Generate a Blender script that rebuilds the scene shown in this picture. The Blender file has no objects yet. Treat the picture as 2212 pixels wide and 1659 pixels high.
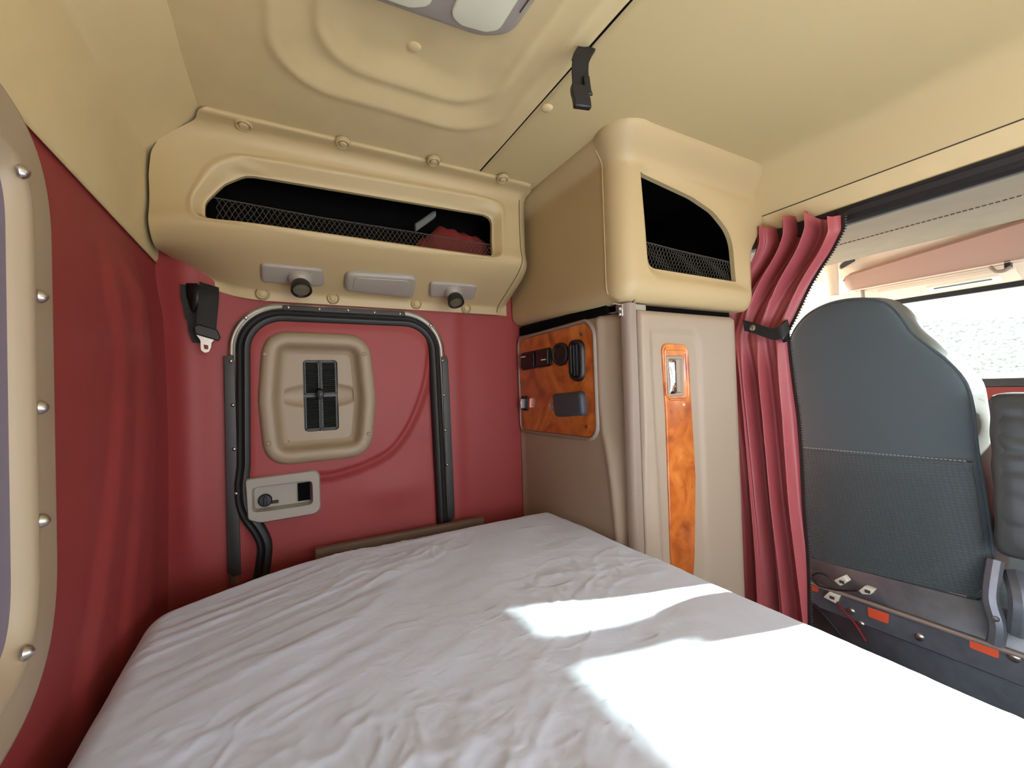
import bpy, bmesh, math, random
from mathutils import Vector, Matrix, noise
random.seed(7)
PI = math.pi
COL = bpy.context.scene.collection

# ------------------------------------------------------------------ camera frame
# X = towards the front of the truck, Y = towards the door wall, Z = up (metres, eye at origin)
YAW, PITCH, ROLL, FPX = math.radians(28.62), math.radians(0.585), math.radians(-1.872), 915.0
_f = Vector((math.sin(YAW)*math.cos(PITCH), math.cos(YAW)*math.cos(PITCH), math.sin(PITCH)))
_r = Vector((math.cos(YAW), -math.sin(YAW), 0)); _u = _r.cross(_f)
_R = _r*math.cos(ROLL) + _u*math.sin(ROLL)
_U = -_r*math.sin(ROLL) + _u*math.cos(ROLL)
def P(ax, val, px, py):
    """measured point: where the sight line of a photo pixel meets the plane ax = val"""
    d = _f*FPX + _R*(px-1106) - _U*(py-829.5)
    return d*(val/d['xyz'.index(ax)])
def PX(val, px, py): p = P('x', val, px, py); return (p.y, p.z)
def PY(val, px, py): p = P('y', val, px, py); return (p.x, p.z)
def PZ(val, px, py): p = P('z', val, px, py); return (p.x, p.y)

# ------------------------------------------------------------------ materials
def lin(c):
    return tuple((x/255/12.92 if x/255 <= .04045 else ((x/255+.055)/1.055)**2.4) for x in c) + (1,)
def mat(name, rgb, rough=.5, metal=0, bump=0, bscale=400, var=0, vscale=6, spec=.5, coat=0, sheen=0, trans=0, bdist=.001):
    m = bpy.data.materials.new(name); m.use_nodes = True
    nt = m.node_tree; b = nt.nodes['Principled BSDF']
    c = lin(rgb)
    b.inputs['Base Color'].default_value = c
    b.inputs['Roughness'].default_value = rough
    b.inputs['Metallic'].default_value = metal
    b.inputs['Specular IOR Level'].default_value = spec
    b.inputs['Coat Weight'].default_value = coat
    b.inputs['Sheen Weight'].default_value = sheen
    b.inputs['Transmission Weight'].default_value = trans
    tc = nt.nodes.new('ShaderNodeTexCoord')
    if bump:
        n = nt.nodes.new('ShaderNodeTexNoise'); n.inputs['Scale'].default_value = bscale; n.inputs['Detail'].default_value = 3
        nt.links.new(tc.outputs['Object'], n.inputs['Vector'])
        bp = nt.nodes.new('ShaderNodeBump'); bp.inputs['Strength'].default_value = bump; bp.inputs['Distance'].default_value = bdist
        nt.links.new(n.outputs['Fac'], bp.inputs['Height']); nt.links.new(bp.outputs['Normal'], b.inputs['Normal'])
    if var:
        n = nt.nodes.new('ShaderNodeTexNoise'); n.inputs['Scale'].default_value = vscale; n.inputs['Detail'].default_value = 5
        nt.links.new(tc.outputs['Object'], n.inputs['Vector'])
        r = nt.nodes.new('ShaderNodeValToRGB')
        r.color_ramp.elements[0].position = .3; r.color_ramp.elements[1].position = .7
        r.color_ramp.elements[0].color = tuple(x*(1-var) for x in c[:3])+(1,)
        r.color_ramp.elements[1].color = tuple(min(1, x*(1+var)) for x in c[:3])+(1,)
        nt.links.new(n.outputs['Fac'], r.inputs['Fac']); nt.links.new(r.outputs['Color'], b.inputs['Base Color'])
    return m
def rumple(m):
    # fine creases of unironed cotton
    nt = m.node_tree; b = nt.nodes['Principled BSDF']; tc = nt.nodes.new('ShaderNodeTexCoord'); prev = None
    for sc, dist, st, rot in ((9, .006, .55, .4), (26, .003, .5, 1.1), (70, .001, .45, 2.0)):
        mp = nt.nodes.new('ShaderNodeMapping'); mp.inputs['Rotation'].default_value = (0, 0, rot); mp.inputs['Scale'].default_value = (1, 1.7, 1)
        n = nt.nodes.new('ShaderNodeTexNoise'); n.noise_type = 'RIDGED_MULTIFRACTAL'; n.inputs['Scale'].default_value = sc; n.inputs['Detail'].default_value = 3; n.inputs['Distortion'].default_value = .6
        n.inputs['Roughness'].default_value = .55
        mask = nt.nodes.new('ShaderNodeTexNoise'); mask.inputs['Scale'].default_value = 3.3; mask.inputs['Detail'].default_value = 1
        rp = nt.nodes.new('ShaderNodeMapRange'); rp.inputs[1].default_value = .38; rp.inputs[2].default_value = .62; rp.inputs[3].default_value = .25*st; rp.inputs[4].default_value = st
        bp = nt.nodes.new('ShaderNodeBump'); bp.inputs['Distance'].default_value = dist
        nt.links.new(tc.outputs['Object'], mp.inputs['Vector']); nt.links.new(mp.outputs['Vector'], n.inputs['Vector']); nt.links.new(tc.outputs['Object'], mask.inputs['Vector'])
        nt.links.new(mask.outputs['Fac'], rp.inputs[0]); nt.links.new(rp.outputs[0], bp.inputs['Strength']); nt.links.new(n.outputs['Fac'], bp.inputs['Height'])
        if prev: nt.links.new(prev.outputs['Normal'], bp.inputs['Normal'])
        prev = bp
    nt.links.new(prev.outputs['Normal'], b.inputs['Normal'])
def burl_mat():
    m = bpy.data.materials.new('burl_wood'); m.use_nodes = True
    nt = m.node_tree; b = nt.nodes['Principled BSDF']
    tc = nt.nodes.new('ShaderNodeTexCoord')
    n1 = nt.nodes.new('ShaderNodeTexNoise'); n1.inputs['Scale'].default_value = 9; n1.inputs['Detail'].default_value = 8
    n1.inputs['Distortion'].default_value = 1.6
    n2 = nt.nodes.new('ShaderNodeTexNoise'); n2.inputs['Scale'].default_value = 55; n2.inputs['Detail'].default_value = 4
    v = nt.nodes.new('ShaderNodeTexVoronoi'); v.inputs['Scale'].default_value = 26
    for n in (n1, n2, v): nt.links.new(tc.outputs['Object'], n.inputs['Vector'])
    r = nt.nodes.new('ShaderNodeValToRGB'); cr = r.color_ramp
    cr.elements[0].position = .28; cr.elements[0].color = lin((140, 62, 18))
    cr.elements[1].position = .72; cr.elements[1].color = lin((222, 140, 64))
    e = cr.elements.new(.5); e.color = lin((192, 104, 38))
    nt.links.new(n1.outputs['Fac'], r.inputs['Fac'])
    r2 = nt.nodes.new('ShaderNodeValToRGB'); r2.color_ramp.elements[0].position = .0; r2.color_ramp.elements[0].color = (.35, .25, .18, 1)
    r2.color_ramp.elements[1].position = .16; r2.color_ramp.elements[1].color = (1, 1, 1, 1)
    nt.links.new(v.outputs['Distance'], r2.inputs['Fac'])
    mx = nt.nodes.new('ShaderNodeMix'); mx.data_type = 'RGBA'; mx.blend_type = 'MULTIPLY'; mx.inputs[0].default_value = .55
    nt.links.new(r.outputs['Color'], mx.inputs[6]); nt.links.new(r2.outputs['Color'], mx.inputs[7])
    mx2 = nt.nodes.new('ShaderNodeMix'); mx2.data_type = 'RGBA'; mx2.blend_type = 'OVERLAY'; mx2.inputs[0].default_value = .25
    nt.links.new(mx.outputs[2], mx2.inputs[6]); nt.links.new(n2.outputs['Fac'], mx2.inputs[7])
    nt.links.new(mx2.outputs[2], b.inputs['Base Color'])
    b.inputs['Roughness'].default_value = .28; b.inputs['Coat Weight'].default_value = .9; b.inputs['Coat Roughness'].default_value = .06
    return m
def weave_mat(name, rgb, sy=90, sz=130):
    m = mat(name, rgb, .9, sheen=.15)
    nt = m.node_tree; b = nt.nodes['Principled BSDF']
    tc = nt.nodes.new('ShaderNodeTexCoord')
    v = nt.nodes.new('ShaderNodeTexVoronoi'); v.inputs['Scale'].default_value = 1
    v.inputs['Randomness'].default_value = .15
    mp = nt.nodes.new('ShaderNodeMapping'); mp.inputs['Scale'].default_value = (sy, sy, sz); mp.inputs['Rotation'].default_value = (.12, 0, 0)
    nt.links.new(tc.outputs['Object'], mp.inputs['Vector']); nt.links.new(mp.outputs['Vector'], v.inputs['Vector'])
    bp = nt.nodes.new('ShaderNodeBump'); bp.inputs['Strength'].default_value = .9; bp.inputs['Distance'].default_value = .003
    nt.links.new(v.outputs['Distance'], bp.inputs['Height']); nt.links.new(bp.outputs['Normal'], b.inputs['Normal'])
    r = nt.nodes.new('ShaderNodeValToRGB'); c = lin(rgb)
    r.color_ramp.elements[0].color = tuple(min(1, x*1.25) for x in c[:3])+(1,); r.color_ramp.elements[1].color = tuple(x*.75 for x in c[:3])+(1,)
    nt.links.new(v.outputs['Distance'], r.inputs['Fac']); nt.links.new(r.outputs['Color'], b.inputs['Base Color'])
    return m
M = {}
M['headliner'] = mat('headliner_vinyl', (208, 187, 140), .75, bump=.25, bscale=900, var=.03, vscale=14)
M['panel']     = mat('smooth_headliner', (194, 174, 127), .7, bump=.12, bscale=700)
M['tanplastic']= mat('tan_plastic', (182, 161, 119), .46, bump=.12, bscale=800)
M['red']       = mat('burgundy_vinyl', (142, 52, 51), .56, bump=.2, bscale=700, var=.05, vscale=5)
M['curtain']   = mat('burgundy_curtain', (162, 78, 82), .45, bump=.15, bscale=500, var=.05, vscale=9)
M['taupe']     = mat('taupe_plastic', (160, 143, 124), .45, bump=.15, bscale=800)
M['taupe2']    = mat('taupe_trim', (142, 126, 114), .42, bump=.1, bscale=800)
M['olive']     = mat('door_vent_plastic', (146, 128, 104), .45, bump=.15, bscale=900)
M['grey']      = mat('grey_plastic', (152, 144, 134), .4, bump=.08, bscale=800)
M['black']     = mat('black_plastic', (22, 22, 24), .4)
M['louver']    = mat('louver_plastic', (52, 56, 54), .5)
M['rubber']    = mat('black_rubber', (26, 25, 26), .5)
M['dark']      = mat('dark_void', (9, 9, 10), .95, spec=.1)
M['net']       = mat('black_net', (62, 58, 50), .8)
M['strip']     = mat('black_painted_strip', (40, 38, 37), .45, bump=.2, bscale=120)
M['alu']       = mat('bare_aluminium', (205, 200, 190), .35, 1, bump=.1, bscale=90)
M['chrome']    = mat('chrome', (225, 225, 228), .06, 1)
M['steel']     = mat('screw_steel', (200, 195, 188), .3, 1)
M['burl']      = burl_mat()
M['lens']      = mat('frosted_lens', (214, 216, 190), .25, coat=.6, spec=.6)
M['lampglass'] = mat('dull_lamp_glass', (96, 92, 72), .2, coat=.8)
M['sheet']     = mat('grey_cotton_sheet', (208, 219, 246), .9, sheen=.1, var=.03, vscale=20)
rumple(M['sheet'])
M['mattress']  = mat('mattress_ticking', (190, 180, 165), .9)
M['board']     = mat('bunk_board', (108, 88, 76), .7, var=.1)
M['seat']      = mat('charcoal_seat_fabric', (76, 87, 90), .95, bump=.4, bscale=1200, sheen=.2)
M['seatmesh']  = weave_mat('charcoal_mesh_fabric', (67, 76, 77))
M['seatside']  = mat('seat_side_vinyl', (88, 96, 92), .3)
M['leather']   = mat('black_leather', (60, 62, 60), .42, bump=.25, bscale=260)
M['webbing']   = mat('black_webbing', (26, 27, 26), .75, bump=.4, bscale=900)
M['metaldark'] = mat('dark_steel', (104, 108, 114), .4, .4, var=.15, vscale=25)
M['orange']    = mat('orange_sticker', (226, 88, 52), .6)
M['white']     = mat('white_nylon', (225, 222, 205), .5)
M['cream']     = mat('cream_cab_trim', (222, 204, 182), .6, bump=.1, bscale=500)
M['pink']      = mat('rose_console_vinyl', (168, 134, 118), .6, bump=.12, bscale=500)
M['fabric']    = mat('cab_headliner_fabric', (136, 126, 106), .9, bump=.3, bscale=800, var=.05, vscale=20)
M['thread']    = mat('dark_thread', (72, 62, 50), .9)
M['thread2']   = mat('pale_thread', (150, 152, 150), .9)
M['jacket']    = mat('red_cloth', (120, 34, 30), .8)
M['greycloth'] = mat('grey_cloth', (96, 100, 98), .8)
M['blind']     = mat('mauve_window_blind', (122, 112, 128), .7, bump=.15, bscale=500)
M['bezel']     = mat('window_bezel', (166, 147, 122), .42, bump=.1, bscale=800)
M['pocket']    = mat('dark_slate_plastic', (62, 68, 76), .5)
M['floor']     = mat('floor_mat', (70, 68, 66), .9, bump=.4, bscale=200, var=.15, vscale=12)
M['dash']      = mat('dash_top', (60, 56, 58), .6)
M['dashred']   = mat('dash_burgundy', (150, 60, 52), .5)
M['gravel']    = mat('gravel_bank', (112, 112, 104), .95, var=.6, vscale=9)
M['ground']    = mat('pale_gravel_ground', (190, 182, 170), .95, var=.12, vscale=1.5)
M['tan']       = mat('brown_card', (170, 140, 96), .9, var=.1)
M['wire']      = mat('red_wire', (130, 30, 34), .5)
M['blue']      = mat('blue_cloth', (70, 84, 104), .8)
g = bpy.data.materials.new('clear_glass'); g.use_nodes = True
nt = g.node_tree; nt.nodes.clear()
o_ = nt.nodes.new('ShaderNodeOutputMaterial'); tr = nt.nodes.new('ShaderNodeBsdfTransparent'); gl = nt.nodes.new('ShaderNodeBsdfGlossy')
gl.inputs['Roughness'].default_value = .02; tr.inputs['Color'].default_value = (.93, .97, .95, 1)
mx = nt.nodes.new('ShaderNodeMixShader'); mx.inputs[0].default_value = .05
nt.links.new(tr.outputs[0], mx.inputs[1]); nt.links.new(gl.outputs[0], mx.inputs[2]); nt.links.new(mx.outputs[0], o_.inputs[0])
M['glass'] = g
g = bpy.data.materials.new('green_tinted_visor'); g.use_nodes = True
nt = g.node_tree; nt.nodes.clear()
o_ = nt.nodes.new('ShaderNodeOutputMaterial'); tr = nt.nodes.new('ShaderNodeBsdfTransparent'); gl = nt.nodes.new('ShaderNodeBsdfDiffuse')
gl.inputs['Color'].default_value = lin((190, 205, 190)); tr.inputs['Color'].default_value = (.84, .9, .85, 1)
mx = nt.nodes.new('ShaderNodeMixShader'); mx.inputs[0].default_value = .18
nt.links.new(tr.outputs[0], mx.inputs[1]); nt.links.new(gl.outputs[0], mx.inputs[2]); nt.links.new(mx.outputs[0], o_.inputs[0])
M['visor'] = g

# ------------------------------------------------------------------ object helpers
def wloc(o):
    v = Vector((0, 0, 0))
    while o: v = v + o.location; o = o.parent
    return v
def thing(name, label, cat, loc, group=None):
    o = bpy.data.objects.new(name, None); COL.objects.link(o); o.location = loc; o.empty_display_size = .05
    o['label'] = label; o['category'] = cat
    if group: o['group'] = group
    return o
def structure(name, loc):
    o = bpy.data.objects.new(name, None); COL.objects.link(o); o.location = loc; o.empty_display_size = .05
    o['kind'] = 'structure'
    return o
def tag(o, label, cat, group=None):
    o['label'] = label; o['category'] = cat
    if group: o['group'] = group
    return o
class MB:
    def __init__(s): s.v = []; s.f = []
    def add(s, verts, faces):
        b = len(s.v); s.v += [Vector(p) for p in verts]; s.f += [tuple(b+i for i in f) for f in faces]; return s
    def grid(s, rows, closed_u=False):
        n = len(rows[0]); b = len(s.v)
        for r in rows: s.v += [Vector(p) for p in r]
        for j in range(len(rows)-1):
            for i in range(n if closed_u else n-1):
                k = (i+1) % n
                s.f.append((b+j*n+i, b+j*n+k, b+(j+1)*n+k, b+(j+1)*n+i))
        return s
    def loops(s, loops, cap0=False, cap1=False):
        b = len(s.v); n = len(loops[0]); s.grid(loops, True)
        if cap0: s.f.append(tuple(range(b+n-1, b-1, -1)))
        if cap1: s.f.append(tuple(b+(len(loops)-1)*n+i for i in range(n)))
        return s
    def box(s, lo, hi):
        x0, y0, z0 = lo; x1, y1, z1 = hi
        return s.add([(x0,y0,z0),(x1,y0,z0),(x1,y1,z0),(x0,y1,z0),(x0,y0,z1),(x1,y0,z1),(x1,y1,z1),(x0,y1,z1)],
                     [(0,3,2,1),(4,5,6,7),(0,1,5,4),(1,2,6,5),(2,3,7,6),(3,0,4,7)])
    def tube(s, path, r, n=8, caps=True):
        path = [Vector(p) for p in path]; rows = []
        t0 = (path[1]-path[0]).normalized()
        up = Vector((0,0,1)) if abs(t0.z) < .9 else Vector((1,0,0))
        nrm = t0.cross(up).normalized()
        for i, p in enumerate(path):
            t = (path[min(i+1, len(path)-1)]-path[max(i-1, 0)]).normalized()
            nrm = (nrm - t*nrm.dot(t)).normalized(); bi = t.cross(nrm)
            rr = r[i] if isinstance(r, (list, tuple)) else r
            rows.append([p + (nrm*math.cos(2*PI*k/n) + bi*math.sin(2*PI*k/n))*rr for k in range(n)])
        return s.loops(rows, caps, caps)
    def lathe(s, c, axis, prof, n=20, cap=True):
        """prof: (distance along axis, radius)"""
        c = Vector(c); a = Vector(axis).normalized()
        e1 = a.cross(Vector((0,0,1)) if abs(a.z) < .9 else Vector((1,0,0))).normalized(); e2 = a.cross(e1)
        return s.loops([[c + a*d + (e1*math.cos(2*PI*k/n)+e2*math.sin(2*PI*k/n))*r for k in range(n)] for d, r in prof], cap, cap)
    def build(s, name, m, parent=None, smooth=35, bevel=0, bseg=2, subd=0, solid=0):
        off = wloc(parent) if parent else Vector((0,0,0))
        org = Vector((0,0,0))
        if not parent:
            lo = Vector([min(p[i] for p in s.v) for i in range(3)]); hi = Vector([max(p[i] for p in s.v) for i in range(3)])
            org = Vector(((lo.x+hi.x)/2, (lo.y+hi.y)/2, lo.z))
        me = bpy.data.meshes.new(name)
        me.from_pydata([tuple(p-off-org) for p in s.v], [], s.f)
        bm = bmesh.new(); bm.from_mesh(me)
        bmesh.ops.remove_doubles(bm, verts=bm.verts, dist=1e-6)
        bmesh.ops.recalc_face_normals(bm, faces=bm.faces); bm.to_mesh(me); bm.free()
        if smooth:
            for p in me.polygons: p.use_smooth = True
            me.set_sharp_from_angle(angle=math.radians(smooth))
        me.materials.append(m)
        o = bpy.data.objects.new(name, me); COL.objects.link(o)
        if parent: o.parent = parent
        else: o.location = org
        if solid:
            md = o.modifiers.new('thick', 'SOLIDIFY'); md.thickness = solid; md.offset = 0
        if bevel:
            md = o.modifiers.new('bevel', 'BEVEL'); md.width = bevel; md.segments = bseg; md.limit_method = 'ANGLE'; md.angle_limit = math.radians(40)
        if subd:
            md = o.modifiers.new('sub', 'SUBSURF'); md.levels = subd; md.render_levels = subd
        return o
def ss(a, b, x):
    t = max(0, min(1, (x-a)/(b-a))); return t*t*(3-2*t)
def lerp(a, b, t): return a+(b-a)*t
def pl(xs, ys, x):
    if x <= xs[0]: return ys[0]
    for i in range(len(xs)-1):
        if x <= xs[i+1]: return lerp(ys[i], ys[i+1], (x-xs[i])/(xs[i+1]-xs[i]))
    return ys[-1]
def spl(pts, n=8, closed=False):
    """Catmull-Rom through points"""
    pts = [Vector(p) for p in pts]; out = []; N = len(pts)
    for i in range(N if closed else N-1):
        if closed: a, b, c, d = pts[i-1], pts[i], pts[(i+1) % N], pts[(i+2) % N]
        else: a, b, c, d = pts[max(i-1, 0)], pts[i], pts[i+1], pts[min(i+2, N-1)]
        for k in range(n):
            t = k/n
            out.append(.5*((2*b)+(c-a)*t+(2*a-5*b+4*c-d)*t*t+(3*b-a-3*c+d)*t**3))
    if not closed: out.append(pts[-1])
    return out
def rpoly(pts, rad, n=8):
    """polygon with rounded corners (2-D)"""
    pts = [Vector((p[0], p[1])) for p in pts]; N = len(pts); out = []
    for i in range(N):
        r = rad[i] if isinstance(rad, (list, tuple)) else rad
        p, a, b = pts[i], pts[i-1], pts[(i+1) % N]
        da, db = (a-p), (b-p); la, lb = da.length, db.length; da.normalize(); db.normalize()
        ang = math.acos(max(-1, min(1, da.dot(db))))
        d = min(r/max(math.tan(ang/2), 1e-6), la*.49, lb*.49)
        s, e = p+da*d, p+db*d
        for k in range(n+1):
            t = k/n; out.append(s*(1-t)**2 + p*2*t*(1-t) + e*t*t)
    return out
def rrect(x0, x1, z0, z1, r, n=8): return rpoly([(x0,z0),(x1,z0),(x1,z1),(x0,z1)], r, n)
def resample(poly, N):
    poly = [Vector(p) for p in poly]; L = [0]
    for i in range(len(poly)): L.append(L[-1]+(poly[(i+1) % len(poly)]-poly[i]).length)
    out = []; j = 0
    for k in range(N):
        s = L[-1]*k/N
        while L[j+1] < s: j += 1
        t = (s-L[j])/max(L[j+1]-L[j], 1e-9)
        out.append(poly[j].lerp(poly[(j+1) % len(poly)], t))
    return out
def offs(poly, d):
    """inset (d>0) of a closed 2-D polygon, any winding"""
    N = len(poly); A = sum(poly[i].x*poly[(i+1) % N].y-poly[(i+1) % N].x*poly[i].y for i in range(N)); sg = 1 if A > 0 else -1
    out = []
    for i in range(N):
        t = (poly[(i+1) % N]-poly[i-1])
        if t.length < 1e-9: out.append(poly[i].copy()); continue
        t.normalize(); out.append(poly[i] + Vector((-t.y, t.x))*d*sg)
    return out
def star(poly, c, angs):
    out = []; N = len(poly)
    for a in angs:
        d = Vector((math.cos(a), math.sin(a))); best = None
        for i in range(N):
            p, q = poly[i]-c, poly[(i+1) % N]-c; e = q-p
            den = d.x*e.y-d.y*e.x
            if abs(den) < 1e-12: continue
            t = (p.x*e.y-p.y*e.x)/den; s = (p.x*d.y-p.y*d.x)/den
            if t > 0 and -1e-6 <= s <= 1+1e-6 and (best is None or t > best): best = t
        out.append(c+d*best)
    return out
def angset(c, n, polys):
    A = [-PI+2*PI*k/n for k in range(n)]
    for pl_ in polys:
        for p in pl_: A.append(math.atan2(p.y-c.y, p.x-c.x))
    A = sorted(set(round(a, 5) for a in A)); return A
def plate(name, poly, to3, m, parent, h, r=.004, cap_back=False, dish=0):
    """raised plate with a rounded rim: poly in plane coords, to3(u, v, height)"""
    L = []
    L.append([to3(p.x, p.y, 0) for p in poly])
    for k in range(5):
        a = k/4*PI/2
        q = offs(poly, r*(1-math.cos(a)))
        L.append([to3(p.x, p.y, h-r+r*math.sin(a)) for p in q])
    if dish:
        for f_ in (.75, .5, .25, .08):
            c = sum(poly, Vector((0, 0)))/len(poly)
            L.append([to3(c.x+(p.x-c.x)*f_, c.y+(p.y-c.y)*f_, h+dish*(1-f_*f_)) for p in poly])
    return MB().loops(L, cap_back, True).build(name, m, parent)

# planes: height is measured towards the cabin
def onY(Y): return lambda u, v, h: Vector((u, Y-h, v))     # door wall, (x, z)
def onX(X): return lambda u, v, h: Vector((X-h, u, v))     # faces looking back, (y, z)
def onZ(Z): return lambda u, v, h: Vector((u, v, Z-h))     # ceiling, (x, y)
def onXp(X): return lambda u, v, h: Vector((X+h, u, v))    # rear wall, (y, z)

YW = 1.35      # door wall
XB = -.262     # rear wall
ZC = .63       # ceiling
ZB = -.40      # top of the bed
ZF = -1.06     # floor

# ------------------------------------------------------------------ setting
def build_floor():
    o = MB().box((XB-.05, -1.25, ZF-.04), (2.7, 1.42, ZF)).build('floor', M['floor']); o['kind'] = 'structure'
def build_rear_wall():
    rows = []
    for j in range(140):
        z = lerp(ZF, .345, j/139); row = []
        for i in range(150):
            y = lerp(-1.25, YW+.03, i/149)
            # soft moulded folds of the vinyl
            c1 = pl([-.45, -.25, -.05, .1, .2], [.83, .93, 1.0, 1.02, .98], z)
            c2 = pl([-.45, -.2, .0, .2, .32], [.98, 1.08, 1.115, 1.10, 1.0], z)
            c3 = pl([-.4, -.1, .1, .3], [1.18, 1.22, 1.21, 1.15], z)
            d = .010*ss(c1-.012, c1+.02, y) + .009*ss(c2-.012, c2+.02, y) - .008*ss(c3-.03, c3+.03, y)
            d += .006*math.sin(z*4.2+y*1.5)
            d += .004*noise.noise(Vector((y*4, z*2.5, 3)))
            row.append((lerp(XB-.006+d, XB-.006, ss(.20, .325, z)), y, z))
        rows.append(row)
    o = MB().grid(rows).build('wall_left', M['red']); o['kind'] = 'structure'
def build_door_wall():
    rows = []
    for j in range(90):
        z = lerp(ZF, .70, j/89); row = []
        for i in range(220):
            x = lerp(XB-.03, 1.45, i/219)
            d = .022*math.exp(-((x+.205)/.045)**2)*ss(-.6, -.3, z) + .006*math.exp(-((x-.515)/.03)**2)
            d += .004*noise.noise(Vector((x*4, z*3, 7)))*ss(.49, .55, x)
            d -= .06*ss(-.088, -.078, x)*ss(.436, .426, x)*ss(.20, .19, z)     # door opening
            row.append((x, YW-d, z))
        rows.append(row)
    o = MB().grid(rows).build('wall_back', M['red']); o['kind'] = 'structure'
def build_passenger_wall():
    wx0, wx1, wz0, wz1 = -.15, 1.05, -.38, .50      # unseen opening, added to let fill light in
    o = MB().box((XB-.05, -1.30, ZF), (1.36, -1.25, wz0)).box((XB-.05, -1.30, wz1), (1.36, -1.25, ZC+.08)).box((XB-.05, -1.30, wz0), (wx0, -1.25, wz1)).box((wx1, -1.30, wz0), (1.36, -1.25, wz1)).build('wall_front', M['panel']); o['kind'] = 'structure'
    o = MB().box((1.36, -1.30, ZF), (2.62, -1.25, -.12)).box((1.36, -1.30, .37), (2.62, -1.25, ZC+.08)).build('wall_front', M['cream']); o['kind'] = 'structure'
def build_cove():
    prof = spl([(-.262, .338), (-.268, .345), (-.262, .355), (-.257, .42), (-.252, .50), (-.248, .536), (-.244, .548), (-.234, .559), (-.19, .596), (-.15, .626), (-.13, .638)], 6)
    rows = [[(p.x, y, p.y) for p in prof] for y in [lerp(-1.25, YW, k/30) for k in range(31)]]
    o = MB().grid(rows).build('trim_1', M['headliner'], smooth=60); o['kind'] = 'structure'
def tray(x, y):
    # stepped rectangle pressed into the headliner around the dome light
    def sd(cx, cy, hx, hy, r):
        qx, qy = abs(x-cx)-hx+r, abs(y-cy)-hy+r
        return math.hypot(max(qx, 0), max(qy, 0))+min(max(qx, qy), 0)-r
    a = sd(.236, .50, .234, .44, .12); b = sd(.247, .50, .172, .366, .10)
    d = .011*ss(.004, -.060, a) + .010*ss(.004, -.060, b)
    d -= .0035*math.exp(-((a-.006)/.010)**2) + .0035*math.exp(-((b-.006)/.010)**2)
    d -= .006*math.exp(-((x-.238)**2+(y-.782)**2)/.05**2)*-1
    return d
def build_ceiling():
    c = structure('ceiling', (.2, 0, ZC))
    X0, X1, X2 = -.145, .5235, 1.25
    rows = []
    for j in range(260):
        y = lerp(-1.25, YW, j/259)
        row = []
        for i in range(150):
            x = lerp(X0, X1-.002, i/149)
            z = ZC + tray(x, y) + .0012*noise.noise(Vector((x*9, y*9, 1))) + .004*ss(X1-.014, X1-.002, x)
            row.append((x, y, z))
        rows.append(row)
    MB().grid(rows).build('headliner', M['headliner'], c, smooth=60)
    rows = []
    prof = [(X1+.002, ZC+.004), (X1+.006, ZC+.001), (X1+.014, ZC)] + [(lerp(X1+.02, X2-.03, k/20), ZC) for k in range(21)]
    prof += [(X2, ZC-.004), (X2+.02, ZC-.018), (X2+.035, ZC-.04), (1.300, .565), (1.3295, .5155), (1.332, .513)]
    for j in range(40):
        y = lerp(-1.25, YW, j/39)
        rows.append([(px, y, pz) for px, pz in prof])
    MB().grid(rows).build('front_headliner', M['panel'], c, smooth=60)
    MB().box((X1-.003, -1.25, ZC+.004), (X1+.003, YW, ZC+.02)).build('seam_gap', M['dark'], c)
    for (bx, by, bz) in ((.238, .782, ZC+tray(.238, .782)), (.542, .786, ZC)):
        MB().lathe((bx, by, bz+.003), (0, 0, -1), [(0, .0135), (.004, .0135), (.0065, .011), (.0078, .006), (.008, .001)], 20).build('button', M['headliner'], c)
    MB().box((XB-.05, -1.25, ZC+.075), (2.30, 1.42, ZC+.09)).build('roof_skin', M['cream'], c)
def build_window():
    w = structure('window_1', (XB, .3, -.02))
    out = rpoly([(-.36, -.352), (.728, -.352), (.734, .335), (-.36, .335)], [.16, .17, .14, .16], 14)
    poly = [Vector(p) for p in out]; f = onXp(XB)
    L = []
    for ins, h in ((-.002, 0), (0, .012), (.003, .017), (.010, .019), (.046, .0185), (.052, .0195), (.060, .0215), (.068, .019), (.074, .010), (.079, .0)):
        L.append([f(p.x, p.y, h) for p in offs(poly, ins)])
    MB().loops(L).build('window_frame', M['bezel'], w, smooth=50)
    inn = offs(poly, .075)
    MB().add([f(p.x, p.y, .006) for p in inn], [tuple(range(len(inn)))]).build('window_blind', M['blind'], w)
    for px, py in ((44, 370), (85, 640), (85, 880), (88, 1125), (52, 1411), (-40, 200)):
        y, z = PX(XB+.02, px, py)
        MB().lathe((XB+.0195, y, z), (1, 0, 0), [(0, .0075), (.002, .0078), (.0055, .006), (.008, .003), (.0085, .0008)], 16).build('screw', M['steel'], w)

# ---- baggage door on the door wall
def dpath(x0, x1, z0, z1, r, n=14):
    p = [Vector((x0-.012, z0))] + [Vector((lerp(x0-.012, x0, t), lerp(z0, z1-r, t))) for t in (.25, .5, .75, 1)]
    for k in range(1, n+1):
        a = PI - k/n*PI/2; p.append(Vector((x0+r+r*math.cos(a), z1-r+r*math.sin(a))))
    for k in range(1, 5): p.append(Vector((lerp(x0+r, x1-r, k/5), z1)))
    for k in range(n+1):
        a = PI/2 - k/n*PI/2; p.append(Vector((x1-r+r*math.cos(a), z1-r+r*math.sin(a))))
    for t in (.25, .5, .75, 1): p.append(Vector((lerp(x1, x1+.012, t), lerp(z1-r, z0, t))))
    return p
def sweep2(path, prof, Y):
    """profile (outward offset, height) swept along a 2-D path on the door wall"""
    rows = []; N = len(path)
    for i in range(N):
        t = (path[min(i+1, N-1)]-path[max(i-1, 0)]).normalized(); nn = Vector((-t.y, t.x))
        rows.append([Vector((path[i].x+nn.x*o, Y-h, path[i].y+nn.y*o)) for o, h in prof])
    return rows
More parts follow.
